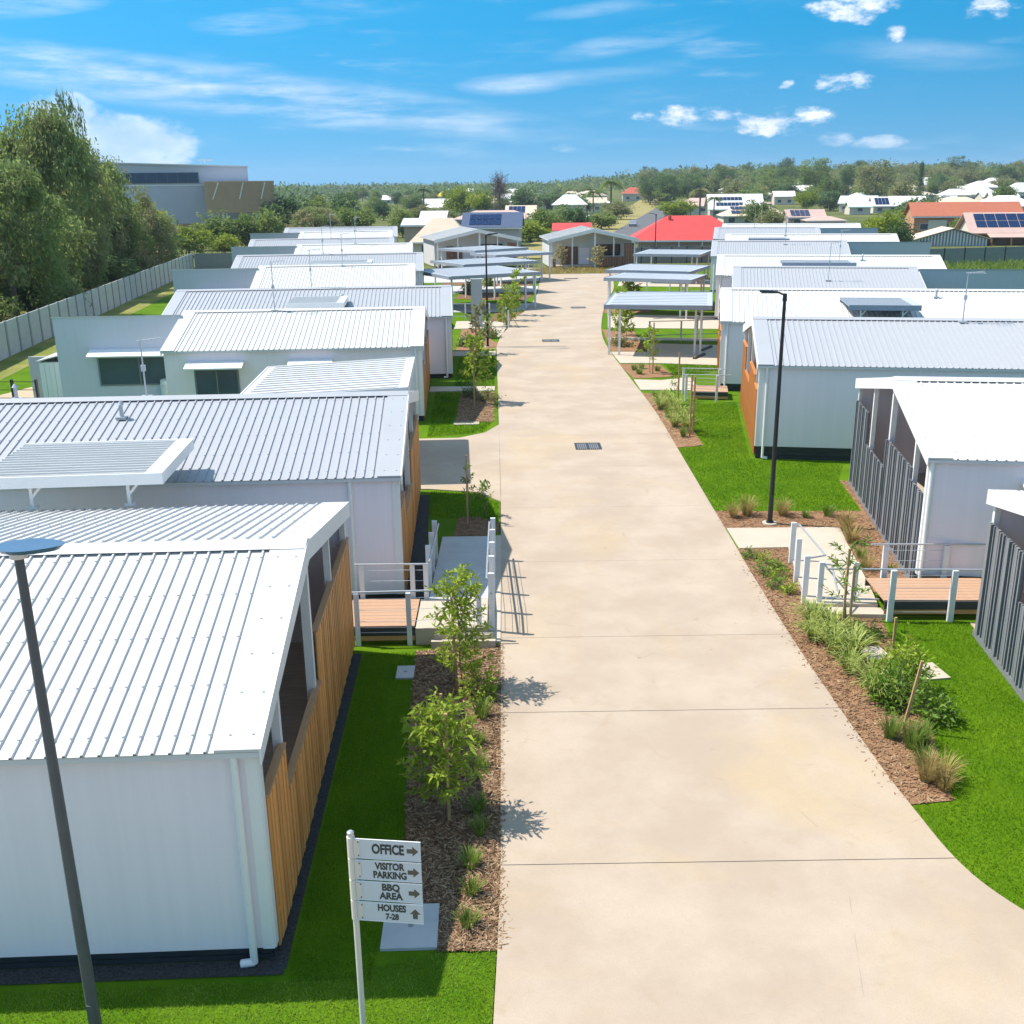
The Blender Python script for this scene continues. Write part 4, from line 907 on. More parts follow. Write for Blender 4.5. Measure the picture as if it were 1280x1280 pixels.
panel_fence('panel_fence', 'grey fence closing the far end of the left yard', (-34.0, 118.4, -.2), (-20, 121.5, -.2), 7, 2.1, 2.1, 'ribfence', 'fencep')
panel_fence('steel_fence', 'grey ribbed steel fence on the right before the garden shed', (37.5, 111.6, 0), (66, 117, 0), 12, 1.85, 1.8, 'ribfence', 'skirt', ribs=12, postw=.1)
panel_fence('steel_fence', 'grey ribbed fence under the eave of the red roof house', (15.5, 134, -.9), (27, 134.5, -1.2), 6, 2.0, 1.95, 'ribfence', 'skirt', ribs=12, postw=.1)
panel_fence('picket_fence', 'pale paling fence left of the left gabled house', (-9.4, 108.5, 0), (-10.6, 120, 0), 5, 2.1, 2.05, 'fence', 'signclip', ribs=9)
panel_fence('lawn_fence', 'dark mesh fence posts on the left lawn at the picture edge', (-25.2, 44.3, 0), (-19.9, 44.0, 0), 5, 1.25, .06, 'dark', 'dark', postw=.07)
for z_ in (.45, .8, 1.15): MB().box(0, 5.3, -.012, .012, z_ - .012, z_ + .012).build('wire_rail', M['dark'], bpy.data.objects['lawn_fence'])
o = thing('litter_bin', 'small dark bin on the left lawn beside the mesh fence', 'bin', (-22.6, 43.4, 0)); MB().box(-.22, .22, -.22, .22, 0, .8).build('body', M['skirt'], o); MB().box(-.25, .25, -.25, .25, .8, .88).build('lid', M['greypole'], o)
# ------------------------------------------------------------------ grass blades and chips
def blades(name, poly, dens, h, w, z=0.0, m='blades', lean=.5, parent=None):
    n = int(area(poly) * dens); q = scatter(poly, n); n = len(q)
    a = rng.random(n) * 2 * np.pi; hh = h * (.45 + .8 * rng.random(n)); ww = w * (.6 + .7 * rng.random(n))
    dx, dy = np.cos(a) * ww / 2, np.sin(a) * ww / 2; b = rng.random(n) * 2 * np.pi; l = hh * lean * rng.random(n) * 2
    v = np.zeros((n, 3, 3)); v[:, 0] = np.stack([q[:, 0] - dx, q[:, 1] - dy, np.full(n, z)], 1); v[:, 1] = np.stack([q[:, 0] + dx, q[:, 1] + dy, np.full(n, z)], 1)
    v[:, 2] = np.stack([q[:, 0] + np.cos(b) * l, q[:, 1] + np.sin(b) * l, z + hh], 1)
    return obj(name, np_mesh(name, v.reshape(-1, 3), 3, M[m]), parent, kind='stuff')
def chips(name, poly, dens, ln, w, z, m):
    n = int(area(poly) * dens); q = scatter(poly, n); n = len(q); a = rng.random(n) * 2 * np.pi
    L2 = ln * (.4 + .9 * rng.random(n)) / 2; W2 = w * (.5 + rng.random(n)) / 2; c, s = np.cos(a), np.sin(a); v = np.zeros((n, 4, 3))
    for k, (i, j) in enumerate(((-1, -1), (1, -1), (1, 1), (-1, 1))):
        v[:, k, 0] = q[:, 0] + i * L2 * c - j * W2 * s; v[:, k, 1] = q[:, 1] + i * L2 * s + j * W2 * c
        v[:, k, 2] = z + .004 + .02 * rng.random(n) + i * .012 * (rng.random(n) - .3)
    return obj(name, np_mesh(name, v.reshape(-1, 3), 4, M[m]), kind='stuff')
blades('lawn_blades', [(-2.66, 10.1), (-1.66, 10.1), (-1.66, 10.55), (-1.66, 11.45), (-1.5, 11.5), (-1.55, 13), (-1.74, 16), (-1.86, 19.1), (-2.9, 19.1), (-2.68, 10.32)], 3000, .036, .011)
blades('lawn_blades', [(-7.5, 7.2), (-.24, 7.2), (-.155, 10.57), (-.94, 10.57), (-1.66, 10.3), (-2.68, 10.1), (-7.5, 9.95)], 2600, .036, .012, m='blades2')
blades('lawn_blades', [(7.0, 10.5), (8.3, 9.2), (8.4, 9.6), (9.78, 20.2), (8.2, 20.35), (8.02, 20.2), (7.72, 18.3), (7.45, 16.7), (7.13, 15.3), (6.75, 13.6), (6.0, 13.5), (6.1, 12.4), (6.3, 11.55), (6.8, 10.7)], 2000, .036, .013)
blades('lawn_blades', [(5.9, 28.25), (10.06, 28.05), (10.4, 31.2), (11.2, 33.2), (8.35, 33.85), (8.3, 34.2), (8.6, 36), (9.8, 43.2), (7.2, 43.2), (7.1, 35.8), (6.1, 35.5)], 900, .04, .02)
blades('lawn_blades', [(-2.2, 28.05), (-.25, 27.5), (-.2, 29.3), (-.9, 30.3), (-2.3, 30.6)], 900, .045, .02)
blades('lawn_blades', [(-2.9, 37.7), (-.85, 38.4), (-.5, 40.1), (-2, 40.1), (-2, 46.3), (-3.1, 46.4)], 500, .07, .03)
blades('lawn_blades', [(-2.3, 47.8), (-.45, 47.7), (-.45, 56.5), (-2.4, 56.4)], 300, .08, .04)
blades('lawn_blades', [(8.25, 50), (9.4, 50), (11.8, 52), (8.2, 53.2)], 300, .08, .04)
blades('long_grass', [(36, 86), (58, 86), (62, 112), (40, 108.5)], 26, .9, .16, 0, 'fine', .7)
blades('verge_grass', [(-1, 108.7), (13.2, 108.7), (13.9, 114.4), (4.8, 116)], 60, .22, .07, .06, 'drygr', .7)
chips('mulch_chips', bedL1, 520, .11, .012, .014, 'straw')
chips('mulch_chips', bedL1, 1000, .07, .022, .012, 'mulch')
chips('mulch_chips', [(-.2, 10.6), (.02, 10.8), (-.04, 14), (.05, 19), (-.2, 19.2)], 60, .07, .012, .022, 'straw')
chips('mulch_chips', [(5.95, 13.6), (5.72, 14), (5.62, 20), (5.7, 24.8), (5.9, 24.8), (5.85, 20)], 40, .06, .012, .022, 'soil')
chips('mulch_chips', bedR1, 110, .10, .012, .012, 'straw')
chips('mulch_chips', bedR1, 350, .07, .02, .012, 'soil')
chips('mulch_chips', bedR2, 40, .11, .014, .012, 'straw')
chips('mulch_chips', bedR2, 200, .08, .02, .012, 'soil')
chips('mulch_chips', bedL3, 120, .13, .018, .012, 'straw')
chips('mulch_chips', bedR3, 90, .14, .02, .012, 'straw')

# ------------------------------------------------------------------ tufts, saplings, shrubs
def tuft_mesh(name, n, h, spread, w, m, droop, seed):
    r = np.random.default_rng(seed); k = 4; v = []
    for i in range(n):
        a = r.random() * 2 * np.pi; b = .04 + .05 * r.random(); hh = h * (.55 + .6 * r.random()); sp = spread * (.3 + .9 * r.random()); pr = []
        da, db = -np.sin(a), np.cos(a)
        for j in range(k + 1):
            t = j / k; rr = b + sp * t ** 1.3; z = hh * (t * (1 + droop) - droop * t ** 2.6); ww = w * (1 - t ** 2) / 2 + .0008
            pr.append(((rr * np.cos(a) - da * ww, rr * np.sin(a) - db * ww, z), (rr * np.cos(a) + da * ww, rr * np.sin(a) + db * ww, z)))
        for j in range(k): v += [pr[j][0], pr[j][1], pr[j + 1][1], pr[j + 1][0]]
    return np_mesh(name, np.array(v), 4, M[m])
TUFT = {k: [tuft_mesh('tuft', *a, s) for s in (1, 2, 3)] for k, a in {
    'strap': (120, .46, .50, .030, 'strap', 1.1), 'fine': (170, .42, .24, .010, 'fine', .5), 'dry': (150, .38, .30, .010, 'drygr', .7), 'low': (90, .24, .17, .014, 'fine', .5), 'gold': (150, .75, .20, .011, 'drygr', .5)}.items()}
def tuft(kind, x, y, sc, label, group, i=0, name='grass_tuft', cat='grass tuft'):
    o = obj(name, TUFT[kind][i % 3], None, (x, y, .008), (0, 0, random.random() * 6.28), label, None, cat, group); o.scale = (sc, sc, sc * random.uniform(.85, 1.15)); return o
def leaves_np(pts, dirs, ln, w, r, droop=.3):
    """diamond leaves; pts (n,3) roots, dirs (n,3) unit"""
    n = len(pts); ln = ln * (.6 + .7 * r.random(n))[:, None]; up = r.normal(size=(n, 3)); side = np.cross(dirs, up); side /= np.linalg.norm(side, axis=1)[:, None] + 1e-9
    wd = w * (.7 + .6 * r.random(n))[:, None] / 2; tip = pts + dirs * ln; tip[:, 2] -= droop * ln[:, 0] * r.random(n); mid = pts + dirs * ln * .45
    return np.stack([pts, mid - side * wd, tip, mid + side * wd], 1)
def unit(v): return v / (np.linalg.norm(v, axis=-1, keepdims=True) + 1e-9)
def sapling(x, y, h, rad, label, group, m='leafA', n=420, ll=.15, lw=.036, low=.25, seed=0, name='sapling', cat='young tree', bare=0.0, lean=0.0):
    r = np.random.default_rng(seed + 50); t = thing(name, label, cat, (x, y, 0), 0, group)
    mb = MB(); p = Vector((0, 0, -.03)); prev = p; pts = [p]
    for k in range(5):
        q = Vector((lean * (k + 1) / 5 + .03 * r.normal(), .03 * r.normal(), h * .92 * (k + 1) / 5)); mb.tube(prev, q, .016 * (1 - k * .15), .016 * (1 - (k + 1) * .15), 6); prev = q; pts.append(q)
    vs = []; nb = max(8, int(n / 22)); P = []; Dd = []
    for i in range(nb):
        t0 = low + (1 - low) * (i + r.random()) / nb; z = h * .92 * t0; c = pts[min(5, int(t0 * 5))]
        a = i * 2.4 + r.random(); ln = rad * (1.05 - .55 * abs(t0 - .45) * 1.6) * (.55 + .6 * r.random()); e = np.array([c.x + np.cos(a) * ln, c.y + np.sin(a) * ln, z + ln * (.35 + .5 * r.random())]); b = np.array([c.x, c.y, z])
        mb.tube(tuple(b), tuple(e), .006, .003, 4)
        for j in range(int(n / nb)):
            f = r.random() ** .6; P.append(b + (e - b) * f + r.normal(size=3) * .02); d = unit((e - b) * .6 + r.normal(size=3) * ln * .8 + np.array([0, 0, .1 * ln])); Dd.append(d)
    mb.build('trunk', M['bark'], t)
    obj('foliage', np_mesh('foliage', leaves_np(np.array(P), np.array(Dd), ll, lw, r).reshape(-1, 3), 4, M[m]), t)
    return t
def shrub(x, y, rad, h, label, group=None, m='leafB', n=900, ll=.12, lw=.04, seed=0, name='shrub', cat='shrub'):
    r = np.random.default_rng(seed + 90); t = thing(name, label, cat, (x, y, 0), 0, group); mb = MB(); P = []; Dd = []
    for i in range(26):
        d = unit(r.normal(size=3) * np.array([1, 1, .7]) + np.array([0, 0, .55])); d[2] = abs(d[2]); e = d * np.array([rad, rad, h]) * (.6 + .45 * r.random()); mb.tube((0, 0, 0), tuple(e), .008, .003, 4)
        for j in range(int(n / 26)):
            f = .45 + .58 * r.random(); P.append(e * f + r.normal(size=3) * rad * .13); Dd.append(unit(d + r.normal(size=3) * .75))
    P = np.array(P); P[:, 2] = np.maximum(P[:, 2], .04)
    mb.build('stems', M['bark'], t); obj('foliage', np_mesh('foliage', leaves_np(P, np.array(Dd), ll, lw, r).reshape(-1, 3), 4, M[m]), t); return t
def stake(x, y, h, label, lx=0.0, ly=0.0, w=.045):
    mb = MB(); mb.beam((0, 0, -.05), (lx, ly, h), w, w * .8); o = mb.build('timber_stake', M['stake'], None, loc=(x, y, 0)); tag(o, label, 'stake', 'timber stakes holding young trees'); return o
YT = 'staked young trees along the road'
sapling(-.98, 13.42, 1.85, .62, 'leafy staked sapling in the left mulch bed nearest the direction sign', YT, n=1700, lw=.042, seed=1, low=.18)
stake(-.90, 13.29, 1.78, 'pale timber stake in front of the nearest left sapling')
stake(-1.02, 13.95, 1.5, 'timber stake behind the nearest left sapling, half hidden by its leaves')
sapling(-.85, 17.6, 2.35, .60, 'tall bright sapling in the left bed just before the handrail', YT, n=1600, lw=.042, seed=2, low=.12, lean=-.1)
stake(-.95, 17.45, 1.95, 'timber stake of the bright sapling before the left handrail', -.06)
shrub(-.55, 17.2, .42, .85, 'bright bushy shrub at the foot of the sapling before the left handrail', m='leafA', n=500, seed=3)
tuft('gold', -1.08, 15.55, 1.0, 'upright golden grass tuft between the two left saplings', 'golden grass tufts')
stake(-1.12, 15.5, .95, 'short pale stake inside the golden grass tuft')
ordn = ['first', 'second', 'third', 'fourth', 'fifth', 'sixth', 'seventh', 'eighth', 'ninth', 'tenth', 'eleventh', 'twelfth']
for i, (x, y, s) in enumerate([(-.55, 11.0, .95), (-.52, 11.62, .9), (-.56, 12.2, 1.0), (-.45, 12.95, .95), (-.48, 13.5, 1.1), (-.5, 14.75, .85), (-.52, 15.5, .9), (-.48, 16.4, 1.2)]):
    tuft('low', x, y, s, ordn[i] + ' small green tuft along the left kerb counting from the direction sign', 'green tufts along the left kerb', i)
sapling(-1.02, 27.5, 1.75, .22, 'thin staked sapling on the left lawn beyond the ramp', YT, n=150, seed=4, ll=.12, low=.4, m='leafB')
stake(-1.06, 27.3, 1.98, 'timber stake of the thin sapling beyond the left ramp')
sapling(-.62, 28.1, 1.1, .28, 'small leafy sapling right of the stake beyond the left ramp', YT, n=170, seed=5, ll=.13, low=.3, m='leafB')
sapling(-1.2, 43.8, 3.0, .75, 'large leaved sapling with thick stake in the left bed beyond the driveway', YT, n=520, seed=6, ll=.24, lw=.11, low=.3)
stake(-1.28, 43.55, 2.65, 'thick pale stake of the large leaved left sapling', 0, 0, .07)
shrub(-.75, 44.6, .6, .55, 'grey green low shrub behind the large leaved left sapling', m='tD', n=500, seed=7, ll=.14)
shrub(-1.6, 45.3, .5, .8, 'dark green shrub on the wall side of the large leaved left sapling', m='tB', n=400, seed=8, ll=.14)
sapling(-1.35, 57.2, 2.9, .7, 'brownish staked sapling by the garden path before the grey sign column', YT, n=420, seed=9, ll=.22, lw=.09, m='tD', low=.2)
stake(-1.5, 56.6, 2.6, 'stake of the brownish sapling before the grey sign column', 0, 0, .07)
shrub(-1.0, 63.5, .8, 1.0, 'olive shrub in the red soil bed at the foot of the sign column', m='tD', n=500, seed=10, ll=.2, lw=.07)
shrub(-2.2, 60.2, .5, .8, 'dark green shrub at the house side of the red soil bed', m='tB', n=380, seed=11, ll=.2, lw=.07)
for i, (x, y, h, w) in enumerate([(.05, 68.6, 2.2, .55), (.5, 71.5, 2.6, .8), (.95, 74.4, 3.4, .6)]):
    sapling(x, y, h, w, ['upright light green shrub at the kerb behind the short white posts', 'bushy light green shrub between the short white posts and the carport', 'tallest light green shrub at the kerb before the left carport shadow'][i], 'upright green shrubs at the left kerb', n=420, seed=12 + i, ll=.26, lw=.1, low=.05, name='shrub', cat='shrub')
shrub(-2.6, 90, .9, 1.7, 'small round dark tree under the left carports', m='tD', n=600, seed=20, ll=.3, lw=.12)
shrub(-1.3, 96.5, .6, 1.0, 'small shrub behind the first left carports', m='tA', n=350, seed=21, ll=.3, lw=.12)
# right beds
for i, (x, y, s) in enumerate([(6.42, 20.1, 1.0), (6.75, 20.0, .95), (6.25, 19.45, .9), (6.6, 19.35, 1.05), (6.95, 19.2, .8), (6.45, 18.75, .9), (6.75, 18.55, 1.0), (6.5, 17.95, .85), (6.72, 17.45, .95), (6.62, 16.85, .9), (6.9, 16.75, .8)]):
    tuft('strap', x, y, s, ordn[i] + ' arching strap leaved clump in the right bed counting from the white step', 'strap leaved clumps in the right bed', i, 'strap_leaf_plant', 'strap plant')
sapling(6.95, 19.75, 2.1, .55, 'sparse sapling with dark leaves between two stakes in the right bed', YT, n=260, seed=30, m='leafB', low=.3)
stake(6.9, 19.65, 1.9, 'left one of the two tall stakes beside the sparse right sapling')
stake(7.02, 19.6, 1.55, 'right one of the two tall stakes beside the sparse right sapling')
shrub(7.3, 19.5, .4, .55, 'dark low shrub in the shade of the sparse right sapling', m='leafB', n=420, seed=31)
stake(7.42, 18.25, 1.0, 'short upright stake behind the bushy right shrub')
stake(6.72, 15.75, 1.35, 'pale stake leaning over the bushy right shrub', .16, -.1)
shrub(6.98, 16.55, .58, 1.1, 'dense dark leaved shrub left of the leaning stake', 'bushy shrubs in the right bed', n=1100, seed=32)
shrub(7.2, 17.2, .62, 1.2, 'bright bushy shrub behind the leaning stake', 'bushy shrubs in the right bed', m='leafA', n=1500, seed=33)
shrub(7.35, 16.1, .48, .85, 'dark green shrub right of the leaning stake on the lawn edge', 'bushy shrubs in the right bed', n=800, seed=34)
shrub(7.5, 17.95, .32, .75, 'yellowish bush beside the pale cover in the right lawn', 'bushy shrubs in the right bed', m='tC', n=420, seed=35, ll=.1)
for i, (x, y, k, s, lb) in enumerate([(6.42, 15.5, 'fine', 1.0, 'fine green grass tuft left of the leaning stake base'), (6.65, 15.15, 'fine', 1.1, 'full green grass tuft in front of the leaning stake'), (6.9, 15.3, 'fine', .85, 'green grass tuft right of the leaning stake base'),
                                       (6.62, 14.6, 'fine', .85, 'thin pale green tuft before the dry tufts'), (6.5, 14.15, 'dry', 1.0, 'dry straw tuft at the kerb side of the bed end'), (6.78, 14.2, 'dry', 1.05, 'largest dry straw tuft in the end of the right bed'), (6.68, 13.9, 'dry', .8, 'small dry tuft nearest the bed corner')]):
    tuft(k, x, y, s, lb, 'grass tufts at the near end of the right bed', i)
for i, (x, y, s) in enumerate([(6.08, 24.3, .9), (6.35, 23.9, 1.2), (6.15, 23.2, 1.1), (6.45, 22.9, 1.2), (6.2, 22.3, 1.0), (6.42, 22.0, 1.1), (6.55, 23.5, .9)]):
    shrub(x, y, .24 * s, .34 * s, ordn[i] + ' low green plant beside the right ramp counting from the path', 'low plants beside the right ramp', m='leafA' if i % 2 else 'leafB', n=200, seed=40 + i, ll=.09, lw=.03, name='low_plant', cat='plant')
for i, (x, y, k, s, lb) in enumerate([(6.35, 27.6, 'dry', 1.0, 'dry tuft at the kerb left of the black lamp'), (6.75, 27.75, 'dry', 1.25, 'pale upright dry tuft just left of the black lamp'), (7.75, 27.7, 'dry', 1.2, 'dry tuft right of the black lamp base'), (8.35, 27.5, 'low', .9, 'small green tuft right of the black lamp'),
                                       (9.0, 27.6, 'low', 1.2, 'green tuft at the lawn corner by the grey battens'), (9.1, 26.4, 'dry', 1.3, 'dry tuft near the foot of the grey battens'), (8.95, 25.4, 'dry', 1.3, 'yellow dry tuft right of the upper ramp'), (8.8, 24.2, 'low', 1.1, 'green tuft right of the middle of the right ramp'), (8.65, 23.4, 'dry', .9, 'small dry tuft before the rear right handrail'), (9.2, 23.2, 'low', .8, 'small tuft close to the grey batten base')]):
    tuft(k, x, y, s, lb, 'tufts in the soil bed around the black lamp', i)
for i, (x, y, s) in enumerate([(6.5, 44, 1.0), (6.8, 43, 1.2), (6.45, 42.2, 1.1), (6.85, 41.4, 1.2), (6.5, 40.6, 1.1), (6.85, 39.8, 1.2), (6.5, 38.9, 1.0), (6.8, 38.2, 1.1), (6.55, 37.2, .9)]):
    tuft('strap' if i % 4 else 'fine', x, y, s, ordn[i] + ' grassy clump in the third right bed counting from its far end', 'grassy clumps in the third right bed', i)
sapling(7.0, 42.2, 1.7, .3, 'sparse sapling with stake at the far end of the third right bed', YT, n=120, seed=60, m='leafB'); stake(7.1, 41.9, 2.4, 'stake of the sapling beside the third right path', 0, 0, .06)
sapling(6.85, 37.6, 1.4, .35, 'sparse sapling with two stakes in the near part of the third right bed', YT, n=140, seed=61, m='leafB'); stake(6.8, 37.3, 2.3, 'left stake of the pair in the third right bed', 0, 0, .06); stake(6.95, 37.5, 2.2, 'right stake of the pair in the third right bed', 0, 0, .06)
sapling(7.15, 50.6, 2.4, .5, 'staked sapling in front of the nearest right carport', YT, n=300, seed=62, ll=.2, lw=.07); stake(7.25, 50.4, 2.5, 'stake of the sapling in front of the nearest right carport', 0, 0, .06)
for i, (x, y, s) in enumerate([(6.5, 51.5, 1), (6.6, 50.4, 1.1), (6.9, 51.9, .9), (7.6, 51.2, .9)]):
    tuft('low', x, y, s * 1.3, ordn[i] + ' small tuft in the bed before the nearest right carport', 'tufts before the nearest right carport', i)
sapling(6.9, 62.3, 2.9, .75, 'full light green sapling under the nearest right carport roof edge', YT, n=520, seed=63, ll=.26, lw=.1, low=.1); sapling(7.5, 63.8, 2.6, .6, 'second light green sapling behind the nearest right carport', YT, n=420, seed=64, ll=.26, lw=.1, low=.1)
shrub(6.7, 59.5, .7, .7, 'olive low shrub at the kerb by the nearest right carport posts', m='tD', n=420, seed=65, ll=.2, lw=.08)
sapling(9.2, 76.9, 2.6, .9, 'light green sapling under the overlapping right carports', YT, n=520, seed=66, ll=.34, lw=.13, low=.1)
sapling(6.1, 113.6, 2.6, .8, 'pale yellow staked sapling left of the brown doors of the right gabled house', YT, n=300, seed=67, ll=.4, lw=.14, m='tE', low=.2)
sapling(10.1, 114.2, 2.3, .9, 'pale yellow staked sapling below the dark window of the right gabled house', YT, n=360, seed=68, ll=.4, lw=.14, m='tE', low=.1)
BGH = [
 ('beige roofed house behind the left gabled house', -12.9, -4.0, 150, 1.11, 4.3, 'hip', 'cream', 'cream', 0),
 ('low cream roofed house with satellite dish left of the left gabled house', -16.3, -8.8, 175, 2.47, 3.44, 'gable', 'pinkw', 'palegrey', 0),
 ('navy roofed house with dark solar panels behind the left gabled house', -6.6, 3.6, 178, 1.85, 4.13, 'gable', 'greyw', 'navy', 1),
 ('long pale pink roofed house behind the navy roof', -10.9, 7.7, 235, 1.4, 3.12, 'hip', 'greyw', 'pink', 0),
 ('grey gabled house left of the navy roof', -17.5, -11.5, 230, 1.88, 3.23, 'gable', 'greyw', 'palegrey', 0),
 ('house with bright blue solar panels right of the bare tree', 0.9, 9.0, 275, 1.21, 3.25, 'gable', 'greyw', 'cream', 1),
 ('tall white house among the shrubs above the gabled houses', 15.3, 26.5, 330, 2.29, 5.26, 'hip', 'cream', 'white', 0),
 ('small red roofed house behind the right gabled house', 7.6, 13.6, 160, 1.98, 2.94, 'gable', 'greyw', 'red', 0),
 ('cream villa with double gables and solar panels behind the red roof', 57.8, 73.4, 300, 1.1, 5.07, 'gable', 'cream', 'white', 1),
 ('cream house with a long row of solar panels behind the red roof', 52.5, 68.6, 255, 0.77, 3.2, 'hip', 'cream', 'cream', 1),
 ('brown gabled house right of the solar panel row', 63.7, 72.6, 240, 0.79, 2.36, 'gable', 'pinkw', 'pink', 1),
 ('flat pink roofed house behind the farthest right villas', 63.9, 72.6, 225, 0.61, 1.41, 'hip', 'pinkw', 'pink', 0),
 ('white house with solar panels behind the dark rounded tree', 113.5, 122.4, 330, 0.72, 3.43, 'gable', 'cream', 'white', 1),
 ('long cream roofed house behind the orange roof', 121.0, 136.2, 300, 1.66, 3.7, 'hip', 'cream', 'cream', 0),
 ('pale green roofed shed left of the solar panel house', 103.0, 110.1, 320, 0.84, 2.3, 'gable', 'cream', 'palegreen', 0),
 ('white roofed house with dark dishes behind the solar gable', 126.1, 139.7, 280, 1.61, 4.31, 'hip', 'cream', 'white', 0),
 ('white roofed house low on the far right hill', 171.5, 182.4, 420, 2.33, 4.64, 'hip', 'cream', 'white', 0),
 ('second white roofed house on the far right hill', 185.7, 197.9, 430, 2.36, 5.34, 'hip', 'cream', 'white', 0),
 ('third white roofed house on the far right hill with dark panels', 163.2, 172.6, 360, 1.57, 4.04, 'gable', 'cream', 'white', 1),
 ('pale grey roofed house on the far right hill edge', 206.3, 221.9, 440, 2.93, 6.63, 'hip', 'cream', 'palegrey', 0),
 ('small white house on the far right hill beside the pines', 158.9, 165.3, 390, 0.9, 2.46, 'gable', 'cream', 'white', 1),
 ('white bungalow with grey roof on the distant left plain', -72.5, -59.8, 600, 0.53, 3.0, 'hip', 'cream', 'white', 0),
 ('long white bungalow on the distant left plain', -62.5, -50.0, 610, 0.26, 2.34, 'gable', 'cream', 'white', 0),
 ('yellow roofed house beside the lime trees', -33.9, -26.9, 560, 2.32, 5.03, 'hip', 'greyw', 'yellow', 0),
 ('white roofed house at the top of the far street', 66.2, 74.7, 520, 1.32, 3.82, 'hip', 'cream', 'white', 0),
 ('red roofed house at the top of the far street', 55.5, 65.8, 500, 3.45, 6.23, 'hip', 'cream', 'redd', 0),
 ('low white house near the hill foot beside palms', 108.6, 117.5, 600, 3.16, 6.08, 'gable', 'cream', 'white', 0),
 ('white bungalow low on the right plain left of the pines', 173.8, 182.1, 470, 2.09, 4.36, 'hip', 'cream', 'white', 0),
 ('grey roofed bungalow behind the dark rounded right tree', 200.6, 210.6, 520, 2.36, 4.88, 'gable', 'cream', 'palegrey', 0),
 ('fourth white roofed house on the far right hill', 234.7, 247.2, 560, 4.79, 7.53, 'hip', 'cream', 'white', 0),
 ('fifth white roofed house on the far right hill near the edge', 258.4, 271.3, 580, 5.69, 8.54, 'hip', 'cream', 'white', 0),
 ('cream house right of the solar villas behind the lime tree', 122.0, 129.7, 400, 0.86, 2.76, 'hip', 'cream', 'cream', 0),
 ('white house before the wooded hill left of the lime tree', 108.1, 117.0, 430, 2.34, 4.4, 'gable', 'cream', 'white', 0),
 ('pale house beside the far street left verge', 29.4, 36.2, 370, 1.9, 3.64, 'gable', 'cream', 'cream', 0),
 ('cream house behind the palms left of the far street', 24.1, 34.1, 450, 3.03, 5.19, 'hip', 'cream', 'cream', 0),
 ('small white house in the hillside trees', 129.2, 134.7, 620, 2.36, 4.5, 'gable', 'cream', 'white', 0),
 ('pale house among trees on the far middle plain', -39.5, -20.7, 800, 2.68, 4.89, 'gable', 'cream', 'white', 0),
 ('tiny pale house on the far middle plain', 0.5, 15.6, 760, 2.05, 4.68, 'hip', 'cream', 'white', 0),
]
